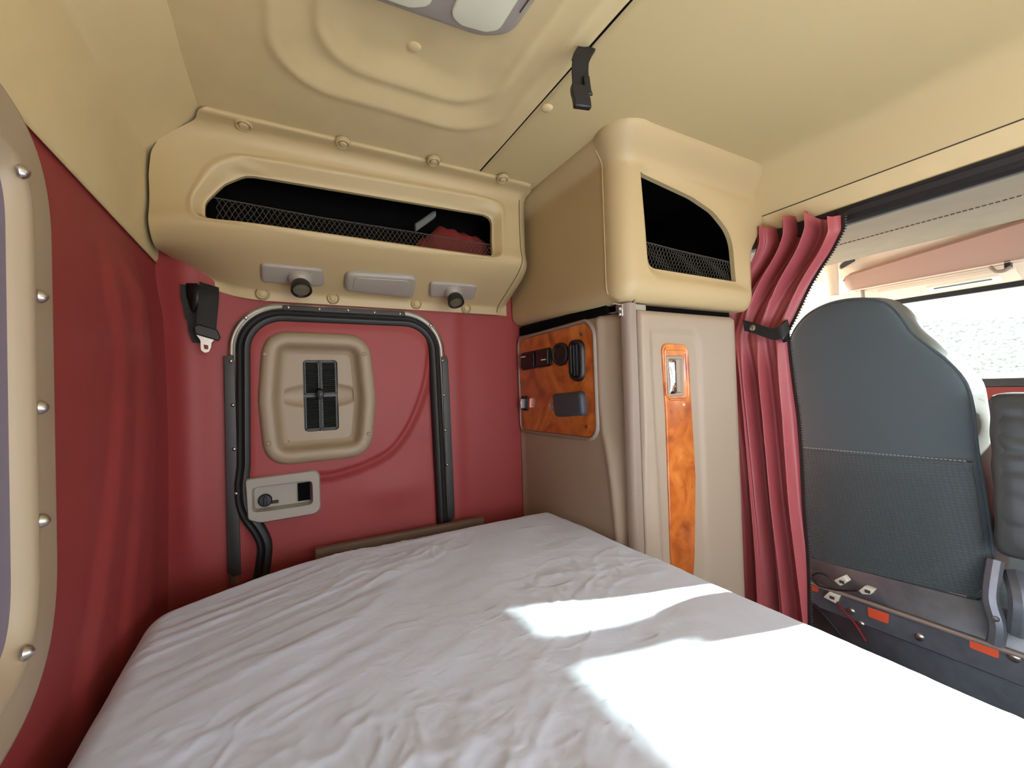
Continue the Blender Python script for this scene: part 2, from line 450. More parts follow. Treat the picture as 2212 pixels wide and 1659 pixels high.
def build_door():
    d = structure('door_1', (.17, YW, -.47))
    Y = YW
    base = dpath(-.105, .464, -.49, .243, .115)
    # bare retainer channel
    MB().grid(sweep2(base, [(-.004, 0), (-.003, .010), (.002, .013), (.006, .010), (.010, .013), (.015, .010), (.016, 0)], Y)).build('retainer_channel', M['alu'], d, smooth=50)
    # rubber seal, hanging loose at its lower left end
    sp = dpath(-.088, .447, -.49, .226, .10)
    lo = [Vector(PY(Y-.02, *q)) for q in ((560, 1250), (566, 1215), (568, 1180), (556, 1150), (533, 1118), (521, 1085), (519, 1040))]
    sp = spl(lo, 6)[:-1] + [p for p in sp if not (p.x < 0 and p.y < lo[-1].y+.02)]
    prof = [(-.022, .002), (-.022, .016), (-.016, .024), (-.006, .026), (0, .020), (.002, .016), (.008, .020), (.014, .016), (.015, .002)]
    MB().grid(sweep2(sp, prof, Y)).build('rubber_seal', M['rubber'], d, smooth=50)
    # door skin with its moulded step
    skin = dpath(-.083, .440, -.49, .218, .095); skin = [Vector((p.x, p.y)) for p in skin]
    cen = Vector((.17, -.12)); A = angset(cen, 360, [skin]); O = star(skin, cen, A)
    edge = spl([PY(Y, *q) for q in ((925, 690), (922, 760), (912, 830), (885, 905), (845, 965), (790, 998), (730, 1018), (690, 1024), (540, 1036))], 10)
    def sdf(p):
        best = 9; sg = 1
        for i in range(len(edge)-1):
            a, b = edge[i], edge[i+1]; ab = b-a; t = max(0, min(1, (p-a).dot(ab)/ab.length_squared)); q = a+ab*t
            dd = (p-q).length
            if dd < best: best = dd; sg = 1 if (ab.x*(p.y-a.y)-ab.y*(p.x-a.x)) < 0 else -1
        return best*sg
    rows = []; NR = 90
    for k in range(NR+1):
        t = (k/NR); row = []
        for q in O:
            p = cen.lerp(q, max(t, .004)); s = sdf(p)
            h = .006 + .016*ss(-.03, .012, s) - .0035*math.exp(-(s/.006)**2)
            h -= .004*ss(.9, 1.0, t)
            h += .008*math.exp(-(((p.x-.30)/.10)**2+((p.y+.30)/.05)**2))
            # cut-outs under the vent bezel and the latch cup
            if -.03 < p.x < .225 and -.165 < p.y < .155: h -= .055*min(ss(-.03, -.02, p.x), ss(.225, .215, p.x), ss(-.165, -.155, p.y), ss(.155, .145, p.y))
            if -.085 < p.x < .080 and -.318 < p.y < -.230: h -= .05*min(ss(-.085, -.079, p.x), ss(.080, .074, p.x), ss(-.318, -.312, p.y), ss(-.230, -.236, p.y))
            row.append(Vector((p.x, Y-h, p.y)))
        rows.append(row)
    MB().loops(rows).build('door_skin', M['red'], d, smooth=60)
    # painted flat bars over the retainer
    def bar(name, pts, screws):
        f = onY(Y-.012); poly = resample(rpoly([PY(Y-.014, *p) for p in pts], .004, 4), 60)
        o = plate(name, poly, f, M['strip'], d, .004, .0015)
        for px, py in screws:
            x, z = PY(Y-.016, px, py)
            MB().lathe((x, Y-.0155, z), (0, -1, 0), [(0, .005), (.0015, .0052), (.004, .0035), (.005, .001)], 12).build('screw', M['steel'], o)
    bar('top_bar', [(610, 659), (876, 673), (875, 692), (611, 681)], ((623, 664), (690, 668), (752, 671), (809, 675), (864, 678)))
    bar('left_bar', [(483, 766), (506, 766), (521, 1245), (492, 1245)], ((499, 780), (503, 875), (506, 970), (510, 1066)))
    bar('right_bar', [(954, 768), (967, 768), (983, 1120), (966, 1125)], ((956, 779), (959, 853), (962, 929), (966, 1004)))
    for px, py in ((531, 686), (931, 703)):
        x, z = PY(Y-.014, px, py)
        MB().lathe((x, Y-.010, z), (0, -1, 0), [(0, .005), (.003, .0052), (.006, .0035), (.007, .001)], 12).build('screw', M['steel'], d)
    # round-cornered vent bezel
    poly = resample(rpoly([(-.044, -.192), (.236, -.190), (.254, -.02), (.240, .176), (-.040, .180), (-.057, -.01)], [.075, .08, .3, .08, .075, .3], 10), 120)
    f = onY(Y-.018); L = []
    for ins, h in ((0, 0), (.002, .008), (.006, .0145), (.012, .018), (.020, .019), (.030, .0185), (.036, .016), (.042, .008), (.047, -.004), (.054, -.010), (.062, -.012)):
        L.append([f(p.x, p.y, h) for p in offs(poly, ins)])
    hole = rrect(.056, .148, -.105, .100, .012, 6)
    inn = offs(poly, .062); c = Vector((.102, -.002)); A = angset(c, 120, [hole])
    vb = MB().loops(L)
    I = star(inn, c, A); H = star(hole, c, A); rows = []
    for k in range(25):
        t = k/24; row = []
        for a, b in zip(I, H):
            p = a.lerp(b, t); e = ((p.y+.003)/.034)
            h = -.012 - .012*max(0, 1-e*e-((p.x-.102)/.108)**2)**.5
            row.append(f(p.x, p.y, h))
        rows.append(row)
    rows.append([f(p.x, p.y, -.030) for p in H])
    vb.loops(rows)
    v = vb.build('vent_bezel', M['olive'], d, smooth=50)
    for px, py in ((573, 765), (787, 765), (581, 958), (797, 937)):
        x, z = PY(Y-.036, px, py)
        MB().lathe((x, Y-.034, z), (0, -1, 0), [(0, .0062), (.004, .0062), (.0055, .0045), (.0048, .003), (.0046, .0005)], 14).build('screw', M['olive'], v)
    ins_ = MB().box((.052, Y+.012, -.108), (.152, Y+.016, .103)).build('vent_core', M['black'], v)
    for cx0, cx1 in ((.060, .0985), (.1035, .144)):
        for cz0, cz1 in ((-.100, -.006), (.002, .095)):
            b = MB()
            for k in range(16):
                zz = lerp(cz0, cz1, (k+.5)/16)
                b.add([(cx0, Y-.001, zz-.0025), (cx1, Y-.001, zz-.0025), (cx1, Y+.010, zz+.002), (cx0, Y+.010, zz+.002), (cx0, Y+.001, zz-.0037), (cx1, Y+.001, zz-.0037)], [(0,1,2,3), (0,4,5,1)])
            b.box((cx0, Y-.002, cz0), (cx0+.003, Y+.012, cz1)); b.box((cx1-.003, Y-.002, cz0), (cx1, Y+.012, cz1)); b.box((cx0, Y-.002, cz0), (cx1, Y+.012, cz0+.003))
            b.build('louver', M['louver'], v)
    MB().box((.1000, Y-.004, -.104), (.1020, Y+.010, .1)).build('divider', M['louver'], v)
    x, z = PY(Y-.03, 692, 851)
    MB().loops([[Vector((x+math.cos(a)*r*.9, Y-hh, z+math.sin(a)*r*1.25+dz)) for a in [2*PI*k/16 for k in range(16)]]
                for r, hh, dz in ((.009, 0, .006), (.0115, .012, .003), (.012, .020, 0), (.010, .025, -.001), (.005, .027, -.001), (.0005, .0275, 0))], True, True).build('vent_knob', M['black'], v)
    # recessed latch cup
    poly = resample(rpoly([(-.086, -.325), (-.06, -.338), (.08, -.336), (.092, -.322), (.092, -.225), (.082, -.212), (-.09, -.216)], [.01, .03, .02, .016, .016, .02, .008], 6), 100)
    f = onY(Y-.014); hole = rrect(-.073, .070, -.306, -.242, .012, 6); c = Vector((0, -.274)); A = angset(c, 100, [hole, poly])
    O = star(poly, c, A); H = star(hole, c, A)
    L = [[f(p.x, p.y, -.004) for p in O], [f(c.x+(p.x-c.x)*.995, c.y+(p.y-c.y)*.995, .012) for p in O], [f(c.x+(p.x-c.x)*.96, c.y+(p.y-c.y)*.95, .017) for p in O]]
    L += [[f(*(o_.lerp(h_, .92)), .016) for o_, h_ in zip(O, H)], [f(*h_, .010) for h_ in H], [f(c.x+(h_.x-c.x)*.95, c.y+(h_.y-c.y)*.92, -.012) for h_ in H]]
    k_ = MB().loops(L, False, True).build('latch_cup', M['grey'], d, smooth=45)
    x, z = PY(Y-.004, 573, 1080)
    MB().lathe((x, Y-.001, z), (0, -1, 0), [(0, .017), (.010, .017), (.013, .014), (.0135, .0005)], 20).build('latch_knob', M['black'], k_)
    MB().box((x-.004, Y-.020, z-.012), (x+.004, Y-.005, z+.012)).box((x+.014, Y-.01, z-.012), (x+.032, Y-.001, z-.004)).build('latch_lever', M['black'], k_, bevel=.002)
    MB().box((.035, Y-.008, -.298), (.066, Y+.003, -.248)).build('striker_slot', M['dark'], k_)

# ------------------------------------------------------------------ long shelf over the door
SH = spl([(1.1045, .631), (1.104, .6245), (1.111, .6205), (1.138, .616), (1.152, .602), (1.157, .58), (1.158, .52), (1.157, .45), (1.150, .418), (1.149, .402), (1.158, .386), (1.19, .362), (1.25, .330), (1.305, .302), (1.322, .293), (1.332, .285), (1.338, .262)], 5)
SL = [0]
for i in range(1, len(SH)): SL.append(SL[-1]+(SH[i]-SH[i-1]).length)
STOT = SL[-1]
def shp(s): return Vector((pl(SL, [p.x for p in SH], s), pl(SL, [p.y for p in SH], s)))
def sh_s(z):   # arc position of a height on the front face
    for i in range(len(SH)-1):
        if SH[i].y >= z >= SH[i+1].y: return lerp(SL[i], SL[i+1], (SH[i].y-z)/max(SH[i].y-SH[i+1].y, 1e-6))
    return STOT
def sh3(x, s, push=0):
    p = shp(s); n = shp(min(s+.004, STOT))-shp(max(s-.004, 0)); n = Vector((n.y, -n.x)).normalized()   # points to the cabin
    if n.x > 0: n = -n
    t = max(0, min(1, (-.02-x)/.24))
    y, z = p.x+n.x*push, p.y+n.y*push
    w = ss(.0, .25, s)
    y += .060*t*t*w
    k = ss(.30, STOT, s)
    z += .080*t*t*k; y -= .0*k
    y = min(y, YW-.004)
    # the right end is rolled back
    r = max(0, (x-.672)/.05)
    if r > 0: y += .05*r*r*(1 if s > .04 else 0)
    return Vector((x, min(y, YW-.004), z))
def sh_left(s):
    z = shp(s).y
    return pl([.25, .345, .50, .545, .575, .602, .630], [-.20, -.252, -.246, -.238, -.22, -.18, -.125], z)
def build_shelf():
    t = thing('overhead_shelf', 'long tan moulded storage shelf with a slot opening above the burgundy baggage door', 'shelf', (.22, YW, .262))
    hole = rpoly([(-.145, sh_s(.418)), (.587, sh_s(.413)), (.592, sh_s(.541)), (.53, sh_s(.5405)), (-.06, sh_s(.531)), (-.105, sh_s(.502)), (-.145, sh_s(.455))], [.018, .022, .03, .3, .05, .03, .03], 8)
    rim = rpoly([(-.165, sh_s(.405)), (.612, sh_s(.398)), (.618, sh_s(.575)), (.55, sh_s(.580)), (-.075, sh_s(.563)), (-.125, sh_s(.530)), (-.170, sh_s(.455))], [.03, .035, .05, .3, .07, .05, .05], 8)
    right = .716
    outer = []
    ns = 60
    for k in range(ns+1): s = STOT*k/ns; outer.append(Vector((sh_left(s), s)))
    def rlim(s):
        return right if s > .055 else lerp(.69, right, ss(.0, .055, s))
    for k in range(1, 40): outer.append(Vector((lerp(sh_left(STOT), right, k/40), STOT)))
    for k in range(ns+1): s = STOT*(1-k/ns); outer.append(Vector((rlim(s), s)))
    for k in range(1, 40): outer.append(Vector((lerp(rlim(0), sh_left(0), k/40), 0)))
    c = Vector((.22, sh_s(.475)))
    A = angset(c, 300, [[outer[0], outer[ns], outer[-1], Vector((right, STOT)), Vector((right, .0))]])
    O, R_, H = star(outer, c, A), star(rim, c, A), star(hole, c, A)
    rows = []
    for k in range(41):
        q = k/40; rows.append([sh3(a.x+(b.x-a.x)*q, a.y+(b.y-a.y)*q, .003*ss(.85, .98, q)) for a, b in zip(O, R_)])
    for k in range(1, 13):
        q = k/12; rows.append([sh3(*(a.lerp(b, q)), .003*(1-ss(0, .3, q)) - .022*ss(0, 1, q)) for a, b in zip(R_, H)])
    for dep in (.026, .034): rows.append([sh3(*h, -dep) for h in H])
    MB().loops(rows).build('shell', M['tanplastic'], t, smooth=60)
    # right end cap with its rounded edge bead
    cap = []
    for off, dx in ((0, 0), (.004, .005), (.012, .007), (.03, .007), (.12, .007)):
        cap.append([sh3(right-.0005, STOT*k/60) + Vector((dx, off, 0)) for k in range(7, 61)])
    for row in cap:
        for p in row: p.y = min(p.y, YW-.002)
    MB().grid(cap).build('end_cap', M['tanplastic'], t, smooth=60)
    MB().tube([sh3(.678, STOT*k/60, .0006) for k in range(8, 60)], .0012, 6).build('end_seam', M['thread'], t)
    # dark inside
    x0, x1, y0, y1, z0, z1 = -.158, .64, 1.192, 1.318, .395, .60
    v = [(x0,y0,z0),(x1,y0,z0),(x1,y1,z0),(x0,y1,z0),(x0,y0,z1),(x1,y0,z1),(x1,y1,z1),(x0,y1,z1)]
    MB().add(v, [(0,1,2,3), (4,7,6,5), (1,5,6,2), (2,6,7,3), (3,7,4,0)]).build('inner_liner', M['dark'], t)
    # net across the lower part of the slot
    n = MB(); yN = 1.188
    za, zb = .400, .462
    def top(x): return pl([-.15, .1, .35, .6], [.468, .458, .456, .452], x)
    stp = .0125; dz = .0105; nr = 6
    for k in range(int(.76/stp)+8):
        for sgn in (1, -1):
            pts = []
            for r in range(nr+1):
                x = -.16+k*stp+sgn*(r % 2)*stp/2 if False else -.16+(k+sgn*r*.5)*stp
                if -.128 <= x <= .605: pts.append(Vector((x, yN+.003*math.sin(x*60+r), za+(top(x)-za)*r/nr)))
            if len(pts) > 1: n.tube(pts, .00085, 4, False)
    n.tube([(lerp(-.128, .605, k/40), yN, top(lerp(-.128, .605, k/40))) for k in range(41)], .0016, 6)
    n.build('cargo_net', M['net'], t)
    # screw caps along both edges
    for px, py in ((525, 262), (742, 303), (940, 343), (1090, 382)):
        x, y = PZ(.620, px, py)
        y += .012
        MB().lathe((x, y, .6205), (0, -.2, -1), [(-.002, .0185), (.004, .0175), (.0065, .0145), (.002, .0120), (.002, .0100), (.0060, .0095), (.0085, .0065), (.0088, .0006)], 24).build('screw_cap', M['tanplastic'], t)
    for px, py in ((567, 633), (720, 643), (900, 655), (1008, 665)):
        x, z = PY(1.328, px, py)
        MB().lathe((x, 1.336, z), (0, -1, -.2), [(-.002, .0185), (.006, .0175), (.0095, .0145), (.0045, .0120), (.0045, .0098), (.0095, .0092), (.012, .006), (.0125, .0006)], 24).build('screw_cap', M['tanplastic'], t)
    return t

SLOPE_N = Vector((0, -(.330-.302), -(1.305-1.25)))
SLOPE_N = Vector((0, -.50, -.866))      # cabin side of the sloping underside
def slope_frame(px, py):
    """point on the sloping underside and its in-plane axes"""
    d = _f*FPX + _R*(px-1106) - _U*(py-829.5)
    p0 = Vector((0, 1.25, .331)); n = Vector((0, -.50, -.866)); s = p0.dot(n)/d.dot(n)
    return d*s
def slope3(u, v, h):   # u along x, v up the slope
    a = Vector((0, .866, -.50)) * -1
    return Vector((u, 1.25, .331)) + a*v + Vector((0, -.50, -.866))*h
def slope_uv(px, py):
    p = slope_frame(px, py); q = p-Vector((0, 1.25, .331)); a = Vector((0, -.866, .50))
    return Vector((p.x, q.dot(a)))
def reading_light(plate_px, cup_px, aim, label):
    pts = [slope_uv(*p) for p in plate_px]
    c = sum(pts, Vector((0, 0)))/len(pts)
    t = thing('reading_light', label, 'light', slope3(c.x, c.y, 0), 'swivel reading lights under the shelf')
    poly = resample(rpoly(pts, .012, 8), 60)
    plate('plate', poly, slope3, M['grey'], t, .010, .007)
    q = slope_uv(*cup_px)
    cu = slope3(q.x, q.y+.004, .008)
    inner = resample(rrect(q.x-.028, q.x+.030, q.y-.014, q.y+.026, .008, 6), 40)
    plate('inner_plate', inner, slope3, M['grey'], t, .0125, .0012)
    ax = Vector(aim).normalized()
    n = Vector((0, -.5, -.866))
    MB().lathe(cu, n, [(0, .030), (.010, .029), (.018, .025), (.022, .018)], 24).build('swivel_socket', M['grey'], t)
    b = cu+n*.018
    h = MB().lathe(b, ax, [(-.006, .012), (.0, .019), (.010, .024), (.026, .026), (.030, .0255), (.031, .0225), (.027, .021)], 24, False).build('lamp_head', M['black'], t)
    MB().lathe(b+ax*.025, ax, [(0, .021), (.002, .020), (.0045, .012), (.005, .001)], 24).build('lamp_lens', M['lampglass'], h)
def build_shelf_lights():
    reading_light([(562, 565), (697, 578), (701, 615), (565, 605)], (648, 598), (.05, -.55, -.8), 'swivel reading light with black head, nearest the seat belt and rear wall')
    reading_light([(928, 605), (1032, 613), (1022, 645), (927, 637)], (977, 628), (.0, -.50, -.85), 'swivel reading light with black head, nearest the corner cubby and wardrobe')
    pts = [slope_uv(*p) for p in ((746, 582), (900, 592), (892, 641), (742, 622))]
    c = sum(pts, Vector((0, 0)))/4
    t = thing('courtesy_light', 'oblong grey courtesy light cover between the two reading lights under the shelf', 'light', slope3(c.x, c.y, 0))
    poly = resample(rpoly(pts, .022, 8), 70)
    plate('housing', poly, slope3, M['grey'], t, .016, .012)
    p2 = [Vector((c.x+(p.x-c.x)*.78, c.y+(p.y-c.y)*.70)) for p in poly]
    plate('cover', p2, slope3, M['grey'], t, .0175, .002)
    q = slope_uv(822, 622)
    plate('release_notch', resample(rrect(q.x-.016, q.x+.016, q.y-.002, q.y+.003, .002, 3), 24), slope3, M['thread'], t, .0165, .001)
def build_shelf_contents():
    # crumpled red cloth with a grey strap end lying in the slot
    b = MB(); rows = []
    for j in range(22):
        row = []
        for i in range(30):
            a = 2*PI*i/30; x = lerp(.37, .625, j/21); r = max(.004, math.sin(PI*(j+.3)/21.6))**.55
            nn = noise.noise(Vector((x*30, math.cos(a)*1.4, math.sin(a)*1.4+4)))
            row.append(Vector((x, 1.265+math.cos(a)*r*.048*(1+.2*nn), .438+.06*(x-.37)+math.sin(a)*r*.062*(1+.45*nn))))
        rows.append(row)
    tag(b.loops(rows, True, True).build('red_cloth_bundle', M['jacket'], smooth=80), 'crumpled red cloth bundle lying inside the long shelf slot', 'cloth')
    p0, p1 = P('y', 1.20, 897, 492), P('y', 1.225, 940, 462)
    b = MB(); rows = []
    dirn = (p1-p0); up = Vector((0, .25, .97)); sd = dirn.cross(up).normalized()
    for k in range(9):
        c = p0+dirn*(k/8); w = .013 if k < 8 else .010
        rows.append([c+up*math.cos(2*PI*i/12)*w+sd*math.sin(2*PI*i/12)*.006 for i in range(12)])
    tag(b.loops(rows, True, True).build('grey_strap_end', M['greycloth']), 'grey padded strap end poking up beside red cloth in the shelf', 'strap')

# ------------------------------------------------------------------ corner cubby over the wardrobe
CX, CY = .744, .775      # its rear-facing side and its cabin-facing front
CR, CXR = .055, 1.285
def cubby3(t, s, push=0):
    """t runs along the plan outline, s is a height"""
    top = ss(.50, .645, s)
    # plan outline
    LS = YW-.006-(CY+CR); LA = CR*PI/2; LF = CXR-.03-(CX+CR)
    if t < LS: p = Vector((CX, YW-.006-t)); n = Vector((-1, 0))
    elif t < LS+LA:
        a = (t-LS)/CR; p = Vector((CX+CR-CR*math.cos(a), CY+CR-CR*math.sin(a))); n = Vector((-math.cos(a), -math.sin(a)))
    elif t < LS+LA+LF: p = Vector((CX+CR+t-LS-LA, CY)); n = Vector((0, -1))
    else:
        R2 = .03; a = (t-LS-LA-LF)/R2
        if a < PI/2: p = Vector((CXR-R2+R2*math.sin(a), CY+R2-R2*math.cos(a))); n = Vector((math.sin(a), -math.cos(a)))
        else: p = Vector((CXR, CY+R2+(a-PI/2)*R2)); n = Vector((1, 0))
    # underside tucks in, the top flares into the ceiling
    bot = max(0, min(1, (.262-s)/.05)); tuck = .032*(1-math.sqrt(max(0, 1-bot*bot)))
    frontness = max(0, -n.y); side = max(0, -n.x)
    fl = .055*ss(.555, .634, s)*frontness + .030*ss(.565, .632, s)*side
    rightflare = pl([.38, .41, .507, .635], [0, .012, .085, -.015], s)*max(0, min(1, (p.x-1.20)/.055))
    q = p + n*(push-tuck+fl)
    q.x += rightflare
    z = s + .012*(CY+.1-p.y)*0
    if t < LS: z += .014*ss(LS, 0, t)*bot
    return Vector((q.x, q.y, z))
def build_cubby():
    t = thing('corner_cubby', 'tan moulded corner cubby with a dark netted opening above the taupe wardrobe', 'cabinet', (CX+.25, 1.0, .21))
    LS = YW-.006-(CY+CR); LA = CR*PI/2; LF = CXR-.03-(CX+CR); T = LS+LA+LF+.03*PI/2+.12
    x2t = lambda x: x-(CX+CR)+LS+LA
    o = lambda px, py: PY(CY+.004, px, py)
    hp = [(x2t(x), z) for x, z in (o(1384, 369), o(1500, 424), o(1545, 455), o(1585, 505), o(1594, 608), o(1404, 577))]
    hole = rpoly(hp, [.002, .2, .12, .12, .004, .03], 8)
    hole = [Vector((min(p.x, LS+LA+LF-.012), p.y)) for p in hole]
    outer = []
    S0, S1 = .212, ZC+.004
    for k in range(40): outer.append(Vector((lerp(0, T, k/40), S0)))
    for k in range(40): outer.append(Vector((T, lerp(S0, S1, k/40))))
    for k in range(40): outer.append(Vector((lerp(T, 0, k/40), S1)))
    for k in range(40): outer.append(Vector((0, lerp(S1, S0, k/40))))
    # left panel and corner as a regular grid, front as rings round the opening
    tb = LS+LA
    rows = [[cubby3(lerp(0, tb, i/60), lerp(S0, S1, (j/60))) for i in range(61)] for j in range(61)]
    b = MB().grid(rows)
    fo = [Vector((tb, lerp(S1, S0, k/60))) for k in range(60)] + [Vector((lerp(tb, T, k/40), S0)) for k in range(40)] + [Vector((T, lerp(S0, S1, k/40))) for k in range(40)] + [Vector((lerp(T, tb, k/40), S1)) for k in range(40)]
    c = Vector((x2t(1.0), .40))
    A = angset(c, 280, [fo[:60], [Vector((T, S0)), Vector((T, S1))], hole[::4]])
    O, H = star(fo, c, A), star(hole, c, A)
    rows = [[cubby3(*(a.lerp(h, k/54)), -.010*ss(.62, 1.0, k/54)*ss(.0, .05, (a-h).length)) for a, h in zip(O, H)] for k in range(55)]
    rows.append([cubby3(h.x, h.y, -.014) for h in H]); rows.append([cubby3(h.x, h.y, -.024) for h in H])
    b.loops(rows)
    # closed underside
    und = [cubby3(lerp(0, T, i/120), S0) for i in range(121)]
    b.grid([und, [Vector((max(CX+.06, min(p.x, CXR-.06)), max(p.y, CY+.1), p.z+.002)) for p in und]])
    b.build('shell', M['tanplastic'], t, smooth=60)
    MB().tube([cubby3(LS-.008, s, .0006) for s in [lerp(.235, .605, k/40) for k in range(41)]], .0013, 6).build('panel_seam', M['tanplastic'], t)
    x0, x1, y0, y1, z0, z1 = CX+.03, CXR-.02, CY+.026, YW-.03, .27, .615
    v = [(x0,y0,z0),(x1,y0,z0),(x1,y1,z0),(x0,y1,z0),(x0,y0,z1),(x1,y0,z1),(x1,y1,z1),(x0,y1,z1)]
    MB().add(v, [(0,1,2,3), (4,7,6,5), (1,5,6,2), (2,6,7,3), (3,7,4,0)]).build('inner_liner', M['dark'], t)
    n = MB(); yN = CY+.030; stp = .011; nr = 9
    za = .285
    def top(x): return pl([.80, 1.0, 1.22], [.378, .368, .362], x)
    for k in range(int(.44/stp)+12):
        for sgn in (1, -1):
            pts = []
            for r in range(nr+1):
                x = .775+(k-2+sgn*r*.5)*stp
                if .79 <= x <= 1.225: pts.append(Vector((x, yN+.003*math.sin(x*50+r), za+(top(x)-za)*r/nr)))
            if len(pts) > 1: n.tube(pts, .0009, 4, False)
    n.tube([(lerp(.79, 1.225, k/30), yN, top(lerp(.79, 1.225, k/30))) for k in range(31)], .0016, 6)
    n.build('cargo_net', M['net'], t)

# ------------------------------------------------------------------ wardrobe
WX, WY = .765, .812
def build_wardrobe():
    t = thing('wardrobe', 'tall taupe corner wardrobe with burl wood panels standing beside the bunk', 'wardrobe', (1.0, 1.08, ZF))
    S1 = .197
    # side panel with a sculpted swell towards the front corner
    rows = []
    for j in range(120):
        z = lerp(ZF, S1-.004, j/119); row = []
        for i in range(90):
            y = lerp(YW-.004, WY+.012, i/89)
            e = pl([-.75, -.55, -.40, -.28, -.20, -.13, -.05, .2], [.845, .85, .857, .868, .88, .897, .905, .905], z)
            d = -.026*max(0, min(1, (e-y)/(e-WY-.012))) + .004*math.exp(-((y-e)/.012)**2)
            rim = min(abs(y-1.345), .1)
            d += .004*ss(.03, .0, YW-y)
            d -= .010*ss(S1-.016, S1-.004, z)
            row.append((WX+.004-d, y, z))
        rows.append(row)
    body = MB().grid(rows)
    # back, right side and top behind the door
    body.add([(WX+.012, YW-.004, S1-.004), (WX+.012, WY+.012, S1-.004), (1.24, WY+.012, S1-.004), (1.24, YW-.004, S1-.004)], [(0, 1, 2, 3)])
    body.box((1.22, WY+.012, ZF), (1.24, YW-.004, S1-.004))
    body.build('body', M['taupe'], t, smooth=60)
    # corner post
    post = [(WX+.030, WY+.03), (WX+.022, WY+.016), (WX+.010, WY+.010), (WX+.010, WY-.002), (WX+.014, WY-.010), (WX+.020, WY-.014), (WX+.040, WY-.014), (WX+.044, WY-.010), (WX+.044, WY+.04)]
    MB().loops([[Vector((x, y, z)) for x, y in post] for z in (ZF, -.5, -.1, S1+.012)], True, True).build('corner_post', M['taupe2'], t, smooth=30)
    MB().box((WX+.02, WY-.006, S1-.004), (WX+.085, WY+.04, S1+.012)).build('top_bracket', M['grey'], t, bevel=.002)
    hx = MB().box((WX+.004, WY-.002, S1-.022), (WX+.012, WY+.012, S1+.010)).box((WX-.022, WY-.002, S1+.006), (WX+.002, WY+.014, S1+.010))
    h = hx.build('corner_clip', M['chrome'], t, bevel=.001)
    for z in (S1-.016, S1-.002):
        MB().lathe((WX+.004, WY+.005, z), (-1, 0, 0), [(0, .004), (.002, .0042), (.004, .003), (.0045, .0005)], 12).build('rivet', M['chrome'], h)
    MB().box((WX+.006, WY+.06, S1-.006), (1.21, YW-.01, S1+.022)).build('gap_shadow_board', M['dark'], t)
    MB().box((WX+.085, WY+.02, S1-.004), (1.235, WY+.06, S1+.022)).build('gap_shadow_strip', M['dark'], t)  # near-black boxes paint in the shade of the gap under the cubby
    # door: moulded skin
    x0, x1, z0, z1 = WX+.050, 1.232, ZF+.05, S1-.004
    rows = []
    nx, nz = 110, 150
    def lx(z): return lerp(x0, x0, 0)
    for j in range(nz+1):
        z = lerp(z0, z1, j/nz); row = []
        for i in range(nx+1):
            x = lerp(x0, x1, i/nx)
            h = .012
            h -= .012*(1-math.sqrt(max(0, 1-max(0, 1-(x-x0)/.012)**2)))
            rr = max(0, 1-(x1-x)/.045); h -= .045*(1-math.sqrt(max(0, 1-rr*rr)))*.9
            tt = max(0, 1-(z1-z)/.018); h -= .012*(1-math.sqrt(max(0, 1-tt*tt)))
            # shallow channel around the handle strip, open downwards
            xl = pl([-.9, -.3, 0, .2], [.872, .862, .852, .852], z); xr = pl([-.9, .2], [1.045, 1.045], z)
            zc = .143
            e = min(x-xl, xr-x, zc-z) if not (x > xr-.05 and z > zc-.05) else .05-math.hypot(x-(xr-.05), z-(zc-.05))
            h -= .0075*ss(-.008, .012, e)
            h -= .010*ss(.86, .82, x)*ss(-.1, -.35, z)
            row.append((x, WY-h-.006, z))
        rows.append(row)
    dr = MB().grid(rows)
    dr.grid([[(x0, WY-.006, lerp(z0, z1, j/20)) for j in range(21)], [(x0, WY+.02, lerp(z0, z1, j/20)) for j in range(21)]])
    dr.grid([[(lerp(x0, x1, j/20), WY-.006+(.035 if j == 20 else 0), z1) for j in range(21)], [(lerp(x0, x1, j/20), WY+.05, z1) for j in range(21)]])
    door = dr.build('door', M['taupe'], t, smooth=50)
    # burl strip with the handle
    Yb = WY-.0095
    pts = [PY(Yb, *p) for p in ((1426, 741), (1484, 745), (1490, 862), (1500, 1030), (1498, 1200), (1494, 1260), (1452, 1260), (1446, 1200), (1436, 900))]
    poly = resample(rpoly(pts, [.022, .03, .3, .3, .3, .005, .005, .3, .3], 6), 160)
    f = onY(Yb)
    st = plate('burl_strip', poly, f, M['burl'], door, .006, .0035)
    ring = resample(rpoly([PY(Yb-.006, *p) for p in ((1433, 750), (1483, 752), (1489, 850), (1485, 865), (1447, 866), (1437, 855))], [.012, .02, .02, .012, .014, .01], 6), 80)
    L = [[f(p.x, p.y, hh) for p in offs(ring, i_)] for i_, hh in ((0, .004), (.001, .0085), (.004, .0095), (.006, .0085), (.008, .006))]
    MB().loops(L).build('raised_border', M['burl'], door, smooth=50)
    cup = resample(rpoly([PY(Yb-.008, *p) for p in ((1436, 768), (1475, 768), (1477, 855), (1443, 858))], [.008]*4, 6), 80)
    L = [[f(p.x, p.y, hh) for p in offs(cup, i_)] for i_, hh in ((0, .005), (.001, .010), (.004, .012), (.008, .0115), (.009, .010), (.012, .0065))]
    hb = MB().loops(L, False, True).build('handle_bezel', M['taupe'], door, smooth=45)
    p0 = PY(Yb-.010, 1442, 777); p1 = PY(Yb-.010, 1458, 850)
    rows = []
    for j in range(12):
        z = lerp(p1[1], p0[1], j/11)
        rows.append([Vector((lerp(p0[0]+.002, p0[0]+.034, i/8), Yb-.009-.006*math.sin(PI*i/8*.9+.2)*(1+.3*math.sin(j*.4)), z)) for i in range(9)])
    MB().grid(rows).build('handle_paddle', M['chrome'], hb, smooth=60, solid=.001)
    # control panel on the side
    Xp = WX+.003
